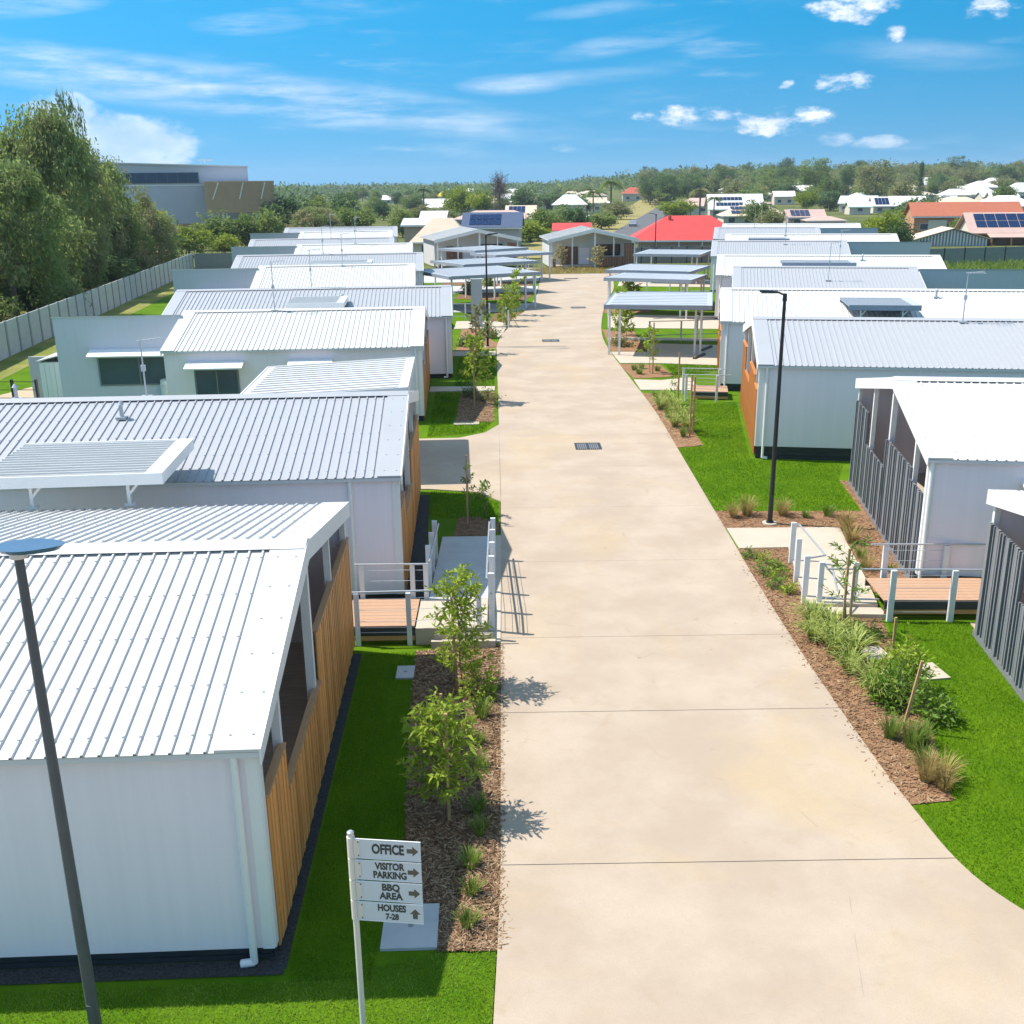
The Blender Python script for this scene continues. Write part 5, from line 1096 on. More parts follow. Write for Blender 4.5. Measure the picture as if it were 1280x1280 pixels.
BGT = [
 ('weep', 'tree', 'tallest drooping grey green tree at the left edge of the picture', -37.3, 90, 15.55, 4.24),
 ('weep', 'tree', 'large drooping tree leaning over the left fence in the foreground', -34.4, 75, 10.84, 4.41),
 ('weep2', 'tree', 'feathery olive tree on the right flank of the big left tree', -38.7, 105, 11.84, 3.91),
 ('weep2', 'tree', 'bronze tipped olive tree above the far part of the left fence', -40.1, 118, 7.64, 3.93),
 ('weep', 'tree', 'dark drooping tree behind the tallest left tree', -40.7, 104, 12.9, 4.28),
 ('gum', 'tB', 'thin dark gum crown standing out above the big left trees', -37.6, 98, 15.58, 1.38),
 ('bush', 'tB', 'dark undergrowth bush below the drooping tree at the left fence', -35.0, 79, 3.66, 3.72),
 ('bush', 'tB', 'dark undergrowth bush at the middle of the left fence', -37.2, 98, 3.37, 4.23),
 ('bush', 'tD', 'greyish bush at the far end of the left fence', -38.3, 119, 4.22, 2.57),
 ('round', 'tY', 'bright yellow flowering tree beside the grey hall', -51.8, 160, 6.56, 2.13),
 ('round', 'tC', 'bright green round tree at the far end of the left fence', -48.1, 165, 3.26, 3.37),
 ('bush', 'tC', 'lime bush right of the bright round tree by the cream roof', -43.9, 170, 1.81, 2.67),
 ('round', 'tA', 'green tree in front of the timber screened hall', -47.4, 180, 4.99, 3.95),
 ('round', 'tA', 'second green tree in front of the timber screened hall', -43.3, 182, 4.63, 3.28),
 ('bush', 'tA', 'green bush right of the hall before the villas roofs', -40.6, 185, 5.05, 3.63),
 ('round', 'tB', 'broad dark green tree right of the grey hall', -46.4, 230, 8.09, 5.41),
 ('round', 'tA', 'dark green tree in the middle of the left tree belt', -43.8, 260, 6.78, 4.08),
 ('weep2', 'tree', 'yellowish bronze tree in the left tree belt above the roofs', -32.9, 190, 5.51, 4.62),
 ('round', 'tA', 'green tree above the antennas in the left belt', -29.6, 215, 5.73, 4.72),
 ('bush', 'tA', 'rounded green bush left of the cream roof', -19.9, 215, 4.71, 3.04),
 ('round', 'tB', 'dark tree in the left belt beyond the antennas', -44.5, 300, 7.0, 5.18),
 ('bush', 'tD', 'olive hedge beside the yellow roof', -19.3, 300, 2.91, 7.06),
 ('palm', 'tB', 'dark palm left of the yellow roof', -28.8, 400, 7.96, 4.08),
 ('round', 'tC', 'bright lime tree left of the bare tree', -12.6, 330, 8.25, 5.18),
 ('round', 'tC', 'second bright lime tree touching the bare tree', -6.4, 320, 7.31, 3.77),
 ('bare', 'tP', 'bare purplish grey tree in the middle distance', -0.6, 300, 11.33, 4.0),
 ('round', 'tB', 'dark pine green tree right of the bare tree', 7.8, 380, 7.35, 5.37),
 ('bush', 'tA', 'big green shrub left of the palms behind the gabled house', 8.6, 205, 4.74, 4.02),
 ('bush', 'tB', 'big dark green shrub right of it behind the gabled house', 13.7, 212, 4.69, 3.99),
 ('bush', 'tC', 'low lime hedge behind the left gabled house', 5.0, 195, 2.35, 4.59),
 ('round', 'tA', 'green tree beside the far street verge', 22.1, 240, 3.02, 3.77),
 ('palm', 'tA', 'tall palm above the far street houses', 33.2, 330, 10.04, 4.14),
 ('palm', 'tA', 'lower palm beside the tall palm', 27.9, 330, 6.87, 3.11),
 ('round', 'tB', 'dark tree cluster above the small white house', 22.5, 420, 5.84, 9.89),
 ('round', 'tD', 'olive tree at the far street kerb', 31.6, 300, 4.03, 4.24),
 ('round', 'tB', 'large dark rounded tree at the end of the far street', 69.4, 460, 12.12, 9.02),
 ('round', 'tC', 'clipped bright green round tree beside the far street', 48.4, 300, 4.48, 5.18),
 ('palm', 'tD', 'yellowish palm right of the clipped round tree', 56.7, 310, 7.31, 3.65),
 ('palm', 'tA', 'green palm left of the cream villas', 56.8, 290, 5.13, 2.5),
 ('round', 'tC', 'bright lime tree above the cream solar house', 93.0, 330, 6.37, 3.37),
 ('round', 'tB', 'dark green tree behind the lime tree', 109.5, 360, 5.28, 7.06),
 ('gum', 'tA', 'tall pale gum tree on the right hillside', 132.9, 460, 15.89, 7.58),
 ('gum', 'tD', 'broad gum tree above the solar panel house', 138.0, 400, 13.36, 7.85),
 ('pine', 'tB', 'dark pointed pine on the right hillside', 161.8, 420, 13.98, 2.64),
 ('round', 'tD', 'olive tree right of the broad gum tree', 140.6, 380, 8.27, 5.37),
 ('round', 'tB', 'dark rounded tree behind the orange brick house', 95.5, 245, 5.37, 5.57),
 ('bush', 'tC', 'bright green leafy tree behind the right villas annex walls', 53.4, 150, 4.81, 3.3),
 ('bush', 'tB', 'dark green lower tree right of the bright leafy tree', 54.9, 148, 3.36, 2.55),
 ('bush', 'tA', 'small green tree left of the bright leafy tree', 57.8, 175, 2.17, 2.47),
 ('bush', 'tA', 'green shrubs in front of the brick house verandah', 84.1, 196, 1.97, 2.31),
 ('bush', 'tA', 'green shrub beside the solar gable house', 78.1, 171, 1.09, 1.74),
 ('round', 'tA', 'green tree among white roofs on the far right', 153.3, 330, 7.32, 3.37),
 ('bush', 'tA', 'green bush behind the cream solar house', 59.2, 250, 4.49, 3.92),
 ('bush', 'tD', 'brown green shrub in front of the cream solar house', 57.5, 230, 2.86, 3.97),
 ('round', 'tA', 'mid green tree at the foot of the right hill', 96.7, 420, 6.78, 6.59),
 ('gum', 'tA', 'tall gum at the foot of the right hill', 117.3, 480, 9.75, 5.65),
 ('round', 'tB', 'dark tree in the centre of the right hillside', 123.7, 470, 7.66, 5.53),
]
# ------------------------------------------------------------------ far houses
M['brick'] = mat('orange_brick', (.42, .20, .11), .85, vscale=3, col2=(.52, .28, .17)); M['cream'] = mat('cream_render', (.62, .56, .47), .8, var=.06, vscale=1); M['pinkw'] = mat('pale_brick', (.45, .34, .28), .85, var=.1, vscale=2)
M['greyw'] = mat('grey_render', (.42, .42, .43), .8, var=.06, vscale=1)
for k, c in dict(cream=(.60, .49, .37), white=(.70, .68, .66), palegrey=(.55, .56, .56), navy=(.055, .085, .16), pink=(.52, .36, .31), red=(.55, .055, .05), redd=(.45, .10, .06), terracotta=(.40, .125, .065), yellow=(.75, .55, .01), palegreen=(.52, .62, .52)).items():
    M['rf_' + k] = mat('roof_' + k, c, .6, var=.07, vscale=.8)
def far_house(label, x0, x1, y, ze, zr, ty, wc, rc, solar, d=None, rz=None, group=None, name='far_house', gz=None, side='front', eave=.5):
    w = x1 - x0; d = d or max(7.0, min(12, w * .8)); xm = (x0 + x1) / 2; g = (ground(xm, y) if gz is None else gz); rz = -4 if rz is None else rz
    zs = ze - g; 
    if zs < 2.1: g = ze - 2.4; zs = 2.4
    zr = zr - g; h = thing(name, label, 'house', (xm, y + d / 2, g), R_(rz), group)
    wa, wb, da, db = -w / 2 + eave, w / 2 - eave, -d / 2 + eave, d / 2 - eave
    MB().box(wa, wb, da, db, -.6, zs - .02).build('wall', M[wc], h)
    R = M['rf_' + rc]; r0 = 0.0 if ty == 'gable' else min(w, d) * .42; e = .02
    A, B, C_, E_ = (-w / 2, -d / 2, zs), (w / 2, -d / 2, zs), (w / 2, d / 2, zs), (-w / 2, d / 2, zs); P, Q = (-w / 2 + r0, 0, zr), (w / 2 - r0, 0, zr)
    mb = MB(); mb.add([A, B, C_, E_, P, Q], [(0, 1, 5, 4), (2, 3, 4, 5), (1, 2, 5), (3, 0, 4), (3, 2, 1, 0)])
    if ty == 'gable':
        mb = MB()
        for sg in (-1, 1):
            mb.extrude([(-w / 2, sg * d / 2, zs), (-w / 2, 0, zr), (-w / 2, 0, zr + .12), (-w / 2, sg * d / 2, zs + .12)], (w, 0, 0))
        MB().extrude([(wa, da, zs - .019), (wa, db, zs - .019), (wa, 0, zr - .25)], (wb - wa, 0, 0)).build('gable_wall', M[wc], h)
    rf = mb.build('roof', R, h)
    mb = MB(); mb.box(-w / 2 - .04, w / 2 + .04, -d / 2 - .06, -d / 2 - .005, zs - .16, zs + .05); mb.build('gutter', M['trim'], rf)
    n = max(1, int((wb - wa) / 3.6))
    for k in range(n):
        u = wa + (k + .5) * (wb - wa) / n; f = MB().box(u - .8, u + .8, da - .04, da - .002, .9, min(2.1, zs - .2)).build('window', M['frame'], h); MB().box(u - .72, u + .72, da - .06, da - .041, .97, min(2.03, zs - .27)).build('pane', M['glassb'], f)
    if solar:
        n = max(3, int(w * .5)); sl = math.atan2(zr - zs, d / 2)
        pm = shared(('sp',), lambda: MB().box(-.48, .48, -.75, .75, 0, .05).mesh('solar_panel', M['solar']))
        for k in range(min(n, 10)):
            for j in range(2 if d > 6 else 1):
                t = .32 + .36 * j; o = obj('solar_panel', pm, rf, (-w * .32 + k * 1.06, -d / 2 * (1 - t), zs + (zr - zs) * t + .16), (sl, 0, 0))
    return h
FH = 'houses of the suburb beyond the villas'
for (lb, x0, x1, y, ze, zr, ty, wc, rc, so) in BGH: far_house(lb, x0, x1, y, ze, zr, ty, wc, rc, so, group=FH)
hr = np.random.default_rng(21); used_ = []
while len(used_) < 44:
    y = 330 + 260 * hr.random(); u = .10 + .42 * hr.random() if hr.random() < .75 else -.06 + .16 * hr.random(); x = u * y
    if abs(x - (34 + (y - 273) * .187)) < 16 or any(abs(x - a) < 16 and abs(y - b) < 15 for a, b in used_) or any(x0 - 9 < x < x1 + 9 and abs(y - yy) < 14 for (_, x0, x1, yy, *_r) in BGH): continue
    used_.append((x, y)); g = ground(x, y); w_ = 10 + 6 * hr.random(); rc = ['white', 'cream', 'white', 'palegrey', 'white', 'pink'][len(used_) % 6]
    far_house({'white': 'small white roofed', 'cream': 'small cream roofed', 'palegrey': 'small grey roofed', 'pink': 'small pinkish roofed'}[rc] + ' house packed among the trees below the wooded hill', x - w_ / 2, x + w_ / 2, y, g + 2.6, g + 4.3 + .8 * hr.random(), 'hip' if len(used_) % 3 else 'gable', 'cream', rc, 0, rz=-30 + 60 * hr.random(), group='small houses packed below the wooded hill', gz=g)
# red roof house with pale verandah
rh = far_house('red hip roofed house with white verandah posts behind the right carports', 17.2, 33, 139, 1.55, 4.5, 'hip', 'greyw', 'red', 0, d=12, rz=-6, group=None, name='red_roof_house', gz=-1.25, eave=1.2)
for k in range(6): MB().box(-7.6 + k * 3.0, -7.45 + k * 3.0, -5.85, -5.7, -.5, 2.75).build('verandah_post', M['trim'], rh)
MB().tube((-2.6, -1.0, 5.0), (-2.6, -1.0, 5.75), .18, .24, 8).build('roof_vent', M['rf_redd'], rh)
# orange brick house
bh_ = far_house('long orange brick house with terracotta roof above the grey shed', 77.6, 97.5, 200, 2.0, 4.4, 'gable', 'brick', 'terracotta', 0, d=10, rz=-10, group=FH, name='brick_house')
MB().box(-9.2 + 2.3, -3.6, -4.66, -4.56, .0, 2.7).build('garage_door', M['cream'], bh_)
for k in range(3): MB().box(.2 + k * 2.6, .4 + k * 2.6, -6.6, -6.4, -.4, 2.6).build('verandah_post', M['trim'], bh_)
MB().extrude([(-.6, -5.0, 3.25), (-.6, -7.0, 2.75), (-.6, -7.0, 2.66), (-.6, -5.0, 3.1)], (9, 0, 0)).build('verandah_roof', M['rf_terracotta'], bh_)
# ribbed grey shed
gs = thing('garden_shed', 'grey ribbed steel shed with cream roof behind the right fence', 'shed', (70.3, 167, -1.35), R_(-6))
MB().box(-5.3, 5.3, .1, 6, -.4, 1.15).build('core', M['ribfence'], gs); MB().extrude([(-5.3, .1, 1.151), (5.3, .1, 1.151), (0, .1, 2.6)], (0, 5.9, 0)).build('gable_wall', M['ribfence'], gs)
for k in range(22):
    u = -5.2 + k * .485; zt = 1.12 + 1.42 * (1 - abs(u + .12) / 5.3); MB().box(u, u + .24, .02, .098, -.3, zt).build('wall_sheet', M['frame'], gs)
for sg_ in (-1, 1): MB().extrude([(sg_ * 5.7, -.3, 1.08), (0, -.3, 2.7), (0, -.3, 2.82), (sg_ * 5.7, -.3, 1.2)], (0, 6.8, 0)).build('roof_slope', M['rf_cream'], gs)
MB().box(-5.0, -3.6, -.02, .018, -.3, .9).build('window', M['glassb'], gs)
# house with solar panels on the right edge
sh_ = thing('solar_roof_house', 'pinkish brick house at the right edge with rows of solar panels on its roof', 'house', (81.5, 172, -1.35), R_(-8), FH)
MB().box(-6.5, 8, -2.5, 5, -.5, 2.0).build('wall', M['brick'], sh_); MB().extrude([(-6.5, -2.5, 2.001), (-6.5, 5, 2.001), (-6.5, 1.2, 4.4)], (14, 0, 0)).build('gable_wall', M['cream'], sh_)
for (v0, z0, v1, z1) in ((-3.6, 1.75, 1.2, 4.75), (6, 1.75, 1.2, 4.75)): MB().extrude([(-7.2, v0, z0), (-7.2, v1, z1), (-7.2, v1, z1 + .14), (-7.2, v0, z0 + .14)], (16, 0, 0)).build('roof_slope', M['rf_pink'], sh_)
sl = math.atan2(3.0, 4.8); pm = MB().box(-.78, .78, -.86, .86, 0, .05).mesh('solar_panel', M['solar']); fm = MB()
for k in range(7):
    for j in range(2):
        t = .42 + .34 * j; o = obj('solar_panel', pm, sh_, (-5.0 + k * 1.66, -3.6 + 4.8 * t, 1.75 + 3.0 * t + .17), (sl, 0, 0))
MB().extrude([(-4.5, -3.4, 1.9), (-4.5, -5.6, 1.35), (-4.5, -5.6, 1.25), (-4.5, -3.4, 1.75)], (13, 0, 0)).build('verandah_roof', M['rf_pink'], sh_)
for k in range(5): MB().box(-4.3 + k * 2.9, -4.1 + k * 2.9, -5.5, -5.3, -.5, 1.3).build('verandah_post', M['brick'], sh_)
# grey hall on the left
hall = thing('grey_hall', 'large grey hall with a blue strip window and brown timber screen behind the left trees', 'hall', (-69.5, 232, -1.3), R_(15))
hw = 15.4
MB().extrude([(-hw, 0, 0), (hw, 0, 0), (hw, 0, 14.0), (-hw, 0, 15.0)], (0, 26, 0)).build('wall', mat('hall_wall', (.45, .47, .54), .7, var=.05, vscale=.2), hall)
MB().extrude([(-hw - .2, -.25, 15.02), (hw + .2, -.25, 14.02), (hw + .2, -.25, 14.3), (-hw - .2, -.25, 15.3)], (0, 26.5, 0)).build('roof', M['rf_palegrey'], hall)
f = MB().box(-11.8, 5.2, -.14, -.002, 10.9, 13.1).build('strip_window', M['wframe'], hall)
M['blueglass'] = mat('blue_glass', (.012, .05, .11), .35, spec=.6, var=.25, vscale=.3)
for k in range(8): MB().box(-11.75 + k * 2.11, -9.69 + k * 2.11, -.2, -.141, 11.0, 13.0).build('pane', M['blueglass'], f)
MB().box(-hw, hw - 9, -.08, -.001, 10.4, 10.6).build('ledge', M['trim'], hall); MB().box(-hw, 6, -.3, -.002, 0, 2.6).build('plinth', M['brick'], hall)
mb = MB(); mb.tube((6.8, 4, 14.2), (6.8, 4, 15.6), .12, .12, 6); mb.box(5.2, 8.4, 3.9, 4.1, 15.5, 15.75); mb.build('roof_aerial', M['trim'], hall)
M['screen'] = mat('weathered_screen', (.46, .30, .17), .8, vscale=.6, col2=(.58, .41, .26))
sc_ = MB().box(6.2, 20.2, -9.0, -8.8, 4.9, 11.2).build('timber_screen', M['screen'], hall)
slm = MB().box(6.3, 20.1, -9.1, -9.01, -.09, .09).mesh('slat', M['screen'])
for k in range(20): obj('slat', slm, sc_, (0, 0, 5.1 + k * .31))
for u, a in ((9.0, -.35), (14, -.25), (18.4, -.25)): MB().beam((u, -9.2, 10.9), (u + a * 4, -9.2, 7.6), .22, .08, up=(0, 1, 0)).build('brace', M['trim'], sc_)
for u in (7, 10, 13, 16, 19.4): MB().box(u, u + .3, -8.7, -8.4, -.5, 5.2).build('post', M['frame'], hall)
MB().box(6.0, 20.3, -8.78, .0, 10.8, 11.1).build('awning_roof', M['rf_palegrey'], hall)

# ------------------------------------------------------------------ far street and cars
def strip(name, L_, m, dz): 
    vs = []; fs = []
    for i, (x, y, w) in enumerate(L_): vs += [(x - w / 2, y, ground(x, y) + dz), (x + w / 2, y, ground(x, y) + dz)]
    for i in range(len(L_) - 1): fs.append((2 * i, 2 * i + 1, 2 * i + 3, 2 * i + 2))
    me = bpy.data.meshes.new(name); me.from_pydata(vs, [], fs); me.materials.append(M[m]); o = obj(name, me, kind='structure'); return o
M['verge'] = mat('dry_verge_grass', (.24, .21, .075), 1, spec=.05, vscale=.2, col2=(.33, .28, .13))
cl = [(34 + (y - 273) * .187, y) for y in range(150, 600, 15)]
strip('street_verge', [(x - 4.5, y, 17) for x, y in cl], 'verge', .12); strip('far_street', [(x + 2.0, y, 7.0) for x, y in cl], 'asphalt', .30)
def car(x, y, rz, m, label):
    t = thing('parked_car', label, 'car', (x, y, ground(x, y) + .12), R_(rz), 'cars on the far street')
    prof = [(-2.1, .3), (-2.15, .75), (-1.5, .95), (-.9, 1.42), (.7, 1.45), (1.5, .98), (2.1, .82), (2.15, .3)]
    MB().extrude([(u, -.85, z) for u, z in prof], (0, 1.7, 0)).build('body', m, t)
    MB().extrude([(u, -.87, z) for u, z in [(-1.3, .98), (-.82, 1.36), (.62, 1.38), (1.2, 1.0)]], (0, 1.74, 0)).build('side_windows', M['glass'], t)
    mb = MB(); mb.extrude([(1.46, -.7, 1.03), (.74, -.7, 1.44), (.78, -.7, 1.46), (1.52, -.7, 1.03)], (0, 1.4, 0)); mb.build('windscreen', M['glass'], t)
    for u in (-1.35, 1.35):
        for v in (-.86, .7): w_ = MB().tube((u, v, .32), (u, v + .16, .32), .32, .32, 14).build('wheel', M['skirt'], t)
    for v in (-.6, .4): MB().box(2.12, 2.17, v, v + .25, .6, .74).build('headlight', M['trim'], t)
cw = mat('white_car_paint', (.7, .7, .72), .25, spec=.6); cs = mat('silver_car_paint', (.35, .36, .40), .25, metal=.5); cb = mat('grey_blue_car_paint', (.10, .12, .2), .25, metal=.3)
car(30.4, 250, 80, cs, 'silver car parked on the near part of the far street'); car(69.5, 455, 80, cb, 'blue grey car at the top of the far street'); car(24.5, 300, 70, cw, 'white car half hidden behind shrubs left of the far street'); car(33, 318, 80, cw, 'white van parked on the left verge of the far street')

# ------------------------------------------------------------------ trees
def cluster_crown(kind, seed, ncl, per, leaf, wl):
    r = np.random.default_rng(seed); P = []; D = []; limbs = []
    for i in range(ncl):
        if kind in ('round', 'bush'):
            d = unit(r.normal(size=3)); d[2] = d[2] * .85 + (.12 if kind == 'round' else .25); f = r.random() ** .42; lob = 1 + .22 * math.sin(3 * math.atan2(d[1], d[0]) + seed) + .15 * math.sin(5 * d[2] * 3 + seed)
            c = d * f * .82 * lob; cs_ = .17 * (.6 + .8 * r.random()); sh = (1, 1, .75); ld = None
        elif kind == 'gum':
            lvl = r.integers(0, 9); a = lvl * 2.1 + seed; ctr = np.array([math.cos(a) * .5, math.sin(a) * .5, -.35 + lvl * .155]); c = ctr + r.normal(size=3) * np.array([.22, .22, .12]); cs_ = .13 * (.6 + .8 * r.random()); sh = (1, 1, .7); ld = None
        elif kind in ('weep', 'weep2'):
            z = r.random() ** .85 * 2 - 1; rad = (1 - max(0, z) ** 2.2 * .8) * (.62 + .38 * r.random()) * (1 if z > -.85 else .9); a = r.random() * 6.283; lob = 1 + .2 * math.sin(2 * a + 3 * z + seed) + .14 * math.sin(5 * a - 4 * z + seed)
            c = np.array([rad * lob * math.cos(a), rad * lob * math.sin(a), z]); cs_ = .115 * (.5 + .9 * r.random()); sh = (.95, .95, 1.0 if kind == 'weep' else .8); ld = np.array([.4 * math.cos(a), .4 * math.sin(a), -.6 if kind == 'weep' else -.3])
        elif kind == 'pine':
            z = r.random() * 2 - 1; rad = (1 - (z + 1) / 2) * .95 * (.4 + .6 * r.random()); a = r.random() * 6.283; c = np.array([rad * math.cos(a), rad * math.sin(a), z]); cs_ = .12; sh = (1, 1, .5); ld = None
        n = int(per * (.6 + .8 * r.random())); q = c + np.clip(r.normal(size=(n, 3)), -1.7, 1.7) * cs_ * np.array(sh); P.append(q)
        dd = unit(r.normal(size=(n, 3)) * (.9 if ld is None else .45) + (unit(q - c * .7) * .6 if ld is None else ld)); D.append(dd); limbs.append(c)
    v = leaves_np(np.concatenate(P), np.concatenate(D), leaf, wl, r, .2); return v, limbs
def trunk_mesh(limbs, zb, seed, nl=9, r0=.07):
    r = np.random.default_rng(seed); mb = MB(); pts = [(0, 0, zb), (.03, .02, zb * .55 - .15), (.0, .03, -.1), (.02, 0, .35)]
    for i in range(3): mb.tube(pts[i], pts[i + 1], r0 * (1 - i * .25), r0 * (1 - (i + 1) * .25), 8)
    for i in r.choice(len(limbs), min(nl, len(limbs)), False):
        c = limbs[i]; b = (0.01, .02, min(.2, -.35 + .4 * r.random())); m_ = tuple((np.array(b) + c) / 2 + np.array([0, 0, .06])); mb.tube(b, m_, r0 * .38, r0 * .26, 6); mb.tube(m_, tuple(c), r0 * .26, r0 * .08, 5)
    return mb.mesh('trunk', M['bark'])
PT = {}
def proto(kind, var, m):
    k = (kind, var, m)
    if k in PT: return PT[k]
    sd = 100 + var * 7 + hash_(kind)
    if kind == 'palm':
        r = np.random.default_rng(sd); V_ = []
        for i in range(20):
            a = i * 2.4; el0 = .9 - 1.3 * (i / 20); 
            for j in range(22):
                t = (j + 1) / 22; x_ = t * math.cos(el0) * .95; z_ = t * math.sin(el0) * .8 - .75 * t ** 2.2 + .35; c = np.array([x_ * math.cos(a), x_ * math.sin(a), z_]); 
                for sg_ in (-1, 1):
                    sd_ = np.array([-math.sin(a) * sg_, math.cos(a) * sg_, -.55]); ln = .26 * (1 - abs(t - .45)); e = c + sd_ * ln + np.array([math.cos(a), math.sin(a), 0]) * .08; w_ = np.array([math.cos(a), math.sin(a), 0]) * .03
                    V_.append([c - w_, c + w_, e + w_ * .3, e - w_ * .3])
        cm = np_mesh('crown', np.array(V_).reshape(-1, 3), 4, M[m]); mb = MB(); mb.tube((0, 0, -3.2), (.05, 0, .3), .09, .06, 8); tm = mb.mesh('trunk', M['bark'])
    elif kind == 'bare':
        r = np.random.default_rng(sd); mb = MB(); mb.tube((0, 0, -1.4), (0, 0, .1), .05, .03, 7); V_ = []
        tm = mb.mesh('trunk', M['bark']); 
        for i in range(420):
            b = np.array([0, 0, -.7 + 1.2 * r.random()]); d = unit(r.normal(size=3) + np.array([0, 0, .9])); p = b + d * .25 * r.random()
            for s_ in range(3):
                q = p + unit(d + r.normal(size=3) * .45) * .26; sd_ = unit(np.cross(q - p, r.normal(size=3))) * .012; V_.append([p - sd_, p + sd_, q + sd_ * .5, q - sd_ * .5]); p = q
        cm = np_mesh('crown', np.array(V_).reshape(-1, 3), 4, M[m])
    else:
        cfg = {'round': (95, 46, .15, .075), 'bush': (90, 40, .15, .075), 'gum': (95, 34, .15, .045), 'weep': (170, 210, .070, .028), 'weep2': (170, 210, .058, .028), 'pine': (120, 26, .16, .05)}[kind]
        v, limbs = cluster_crown(kind, sd, *cfg); mats = [M[m]] if m != 'tree' else ([M['tF'], M['tD'], M['tA'], M['tF']] if kind == 'weep' else [M['tF'], M['tE'], M['tA'], M['tD']]); idx = None
        if m == 'tree':
            c = v[:, 0]; f = np.sin(c[:, 0] * 3.1 + sd) + np.sin(c[:, 1] * 3.7 + c[:, 2] * 2.3 + sd) + rng.normal(size=len(c)) * .55; idx = np.where(f > .85, 1, np.where(f < -.95, 2, np.where(f > .1, 3, 0)))
        cm = np_mesh('crown', v.reshape(-1, 3), 4, mats, idx); tm = trunk_mesh(limbs, -1.9, sd, 12)
    PT[k] = (cm, tm); return PT[k]
def hash_(s): return sum(ord(c) * (i + 1) for i, c in enumerate(s)) % 97
def tree(kind, m, label, x, y, ztop, rad, var=0, group=None, zg=None):
    g = ground(x, y) if zg is None else zg; ht = ztop - g; cm, tm = proto(kind, var, m)
    if kind in ('weep', 'weep2'): hz_ = ht * .44; zc = g + ht * .48
    elif kind == 'bush': hz_ = ht * .52; zc = g + ht * .42
    elif kind == 'gum': hz_ = ht * .42; zc = g + ht * .60
    elif kind == 'palm': hz_ = min(rad * 1.1, ht * .3); zc = ztop - hz_ * .7
    elif kind == 'pine': hz_ = ht * .48; zc = g + ht * .52
    else: hz_ = min(ht * .5, max(ht * .36, rad)); zc = ztop - hz_ * 1.0
    t = thing('palm_tree' if kind == 'palm' else 'pine_tree' if kind == 'pine' else 'shrub' if kind == 'bush' else 'tree', label, 'palm tree' if kind == 'palm' else 'shrub' if kind == 'bush' else 'tree', (x, y, g), random.random() * 6.28, group)
    o = obj('crown', cm, t, (0, 0, zc - g)); o.scale = (rad, rad, hz_); o = obj('trunk', tm, t, (0, 0, zc - g)); o.scale = (rad, rad, hz_ if kind != 'palm' else max(hz_, (zc - g) / 3.1)); return t
for i, (k, m, lb, x, y, zt, rad) in enumerate(BGT): tree(k, m, lb, x, y, zt, rad, i % 2 if k in ('weep', 'weep2', 'gum') else i % 3)
for i, (x, y, zt, rad, m, k) in enumerate([(-46, 92, 13, 6.5, 'tree', 'weep'), (-50, 110, 13, 7, 'tree', 'weep2'), (-44, 70, 11, 5.5, 'tree', 'weep2'), (-52, 130, 11, 6, 'tree', 'weep'), (-43, 128, 7.5, 4, 'tB', 'round'), (-46, 140, 6, 4, 'tA', 'bush')]):
    tree(k, m, 'drooping grey green tree standing behind the front row of left trees' if k[0] == 'w' else 'low dark tree behind the far end of the left fence', x, y, zt, rad, i % 2, 'trees behind the front row on the left' if k[0] == 'w' else 'low trees behind the far end of the fence')
# hillside trees, one by one, then the far-off woods as masses
r = np.random.default_rng(5); placed = 0
lbl = {'tA': 'mid green tree in the wooded hillside on the right', 'tB': 'dark green tree in the wooded hillside on the right', 'tD': 'olive tree in the wooded hillside on the right'}
cnt = 0
while cnt < 270:
    y = 430 + 420 * r.random() ** 1.1; u = .13 + .50 * r.random(); x = u * y
    if 440 > y and u > .4: continue
    if y < 520 and u > .40 and r.random() < .8: continue
    if y < 470 and r.random() < .5: continue
    m = ['tA', 'tB', 'tD', 'tA', 'tD'][cnt % 5]; k = ['bush', 'gum', 'bush', 'bush', 'round'][cnt % 5]
    h = (6 + 5 * r.random()) * (1 if y < 560 else 1.05); g = ground(x, y)
    t = tree(k, m, lbl[m], x, y, g + h * (1.15 if k == 'gum' else 1), 3.6 + 3.2 * r.random(), cnt % 3, 'trees of the wooded hillside', g); cnt += 1
cnt = 0
while cnt < 70:
    y = 240 + 430 * r.random(); u = -.27 + .36 * r.random(); x = u * y
    if y < 300 and -.17 > u: continue
    if abs(x - (34 + (y - 273) * .187)) < 14: continue
    m = ['tA', 'tB', 'tD', 'tA'][cnt % 4]; h = 3.2 + 3.6 * r.random() + (2 if y > 450 else 0)
    tree('round' if cnt % 3 else 'bush', m, {'tA': 'mid green', 'tB': 'dark green', 'tD': 'olive'}[m] + (' tree' if cnt % 3 else ' shrub') + ' scattered on the plain beyond the villas', x, y, ground(x, y) + h, 2.2 + 2 * r.random(), cnt % 3, 'trees scattered on the plain'); cnt += 1
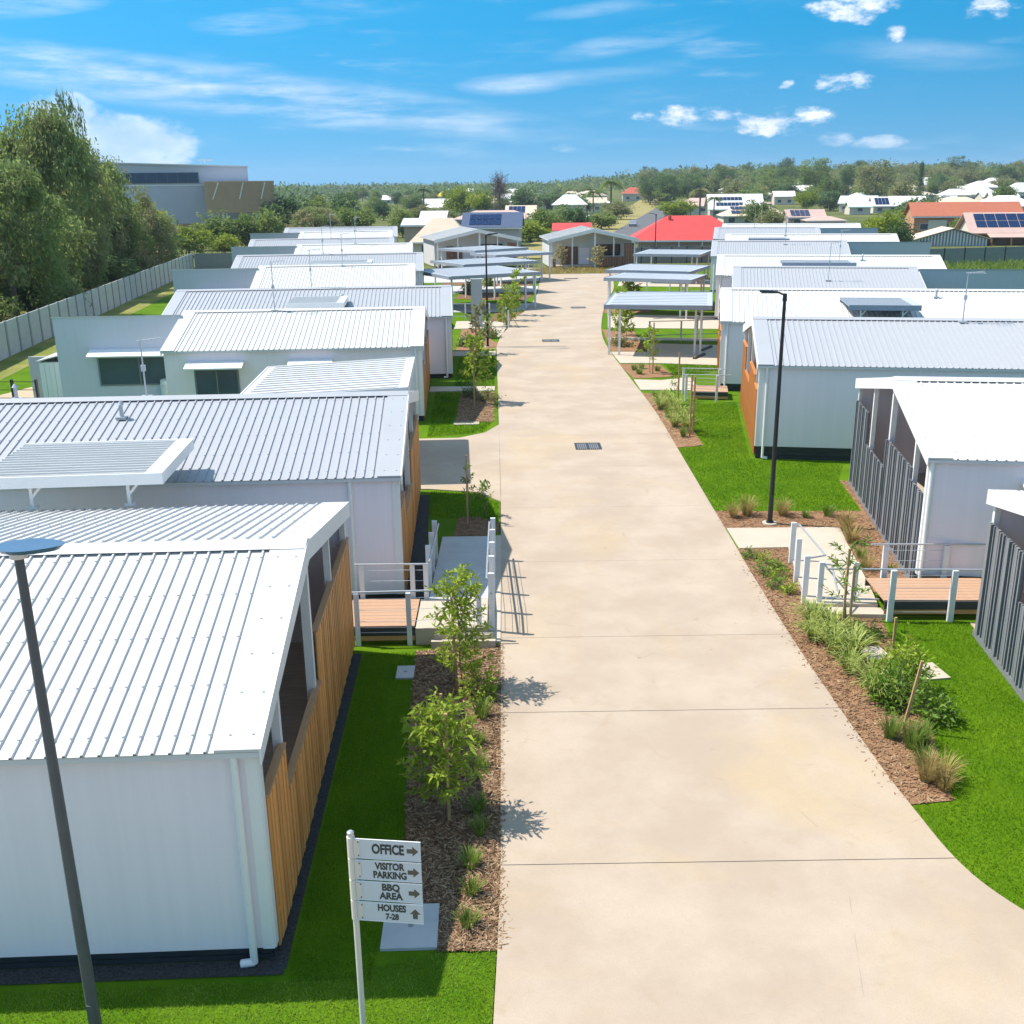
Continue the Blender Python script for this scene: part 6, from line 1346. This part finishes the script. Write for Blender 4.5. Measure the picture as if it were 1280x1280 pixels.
def woods(name, pts, m, leaf, per, seed):
    q = np.random.default_rng(seed); P = []; D = []
    for (x, y, z, rr, hh) in pts:
        d = unit(q.normal(size=(per, 3))); d[:, 2] = np.abs(d[:, 2]); P.append(np.array([x, y, z]) + d * np.array([rr, rr, hh]) * (.75 + .4 * q.random((per, 1)))); D.append(unit(d + q.normal(size=(per, 3)) * .7))
    v = leaves_np(np.concatenate(P), np.concatenate(D), leaf, leaf * .6, q, .1); n = len(v); mats = [M[a] for a in m]; c = np.repeat(np.random.default_rng(seed + 1).integers(0, len(m), len(pts)), per)
    return obj(name, np_mesh(name, v.reshape(-1, 3), 4, mats, c), kind='stuff')
q = np.random.default_rng(3); W1 = []
for i in range(360):
    y = 540 + 260 * q.random(); x = (.14 + .5 * q.random()) * y
    if y < 600 and x / y > .36: continue
    W1.append((x, y, ground(x, y) - 1, 4 + 3 * q.random(), 5 + 2.5 * q.random()))
for i in range(620):
    y = 780 + 700 * q.random(); x = (.05 + .62 * q.random()) * y; W1.append((x, y, ground(x, y), 5 + 3.5 * q.random(), 8 + 4 * q.random()))
woods('wooded_hill', W1, ['tA', 'tB', 'tD'], 2.1, 60, 4)
W2 = []
for i in range(900):
    y = 720 + 1500 * q.random() ** 1.3; x = (-.42 + .62 * q.random()) * y
    if y < 900 and q.random() < .6: continue
    W2.append((x, y, ground(x, y) - .5, 5 + 5 * q.random(), 7.5 + 3.2 * q.random()))
woods('far_woodland', W2, ['tB', 'tA', 'tB'], 2.6, 46, 6)

# ------------------------------------------------------------------ air
if HAZE > 0:
    hm = bpy.data.materials.new('haze_air'); hm.use_nodes = True; t = hm.node_tree; t.nodes.remove(t.nodes['Principled BSDF'])
    pv = t.nodes.new('ShaderNodeVolumePrincipled'); pv.inputs['Density'].default_value = HAZE; pv.inputs['Color'].default_value = (.72, .84, 1.0, 1); pv.inputs['Anisotropy'].default_value = 0.1
    t.links.new(pv.outputs[0], t.nodes['Material Output'].inputs['Volume'])
    MB().box(-2600, 2600, -420, 2600, -3.0, 46).build('haze', hm, kind='stuff')
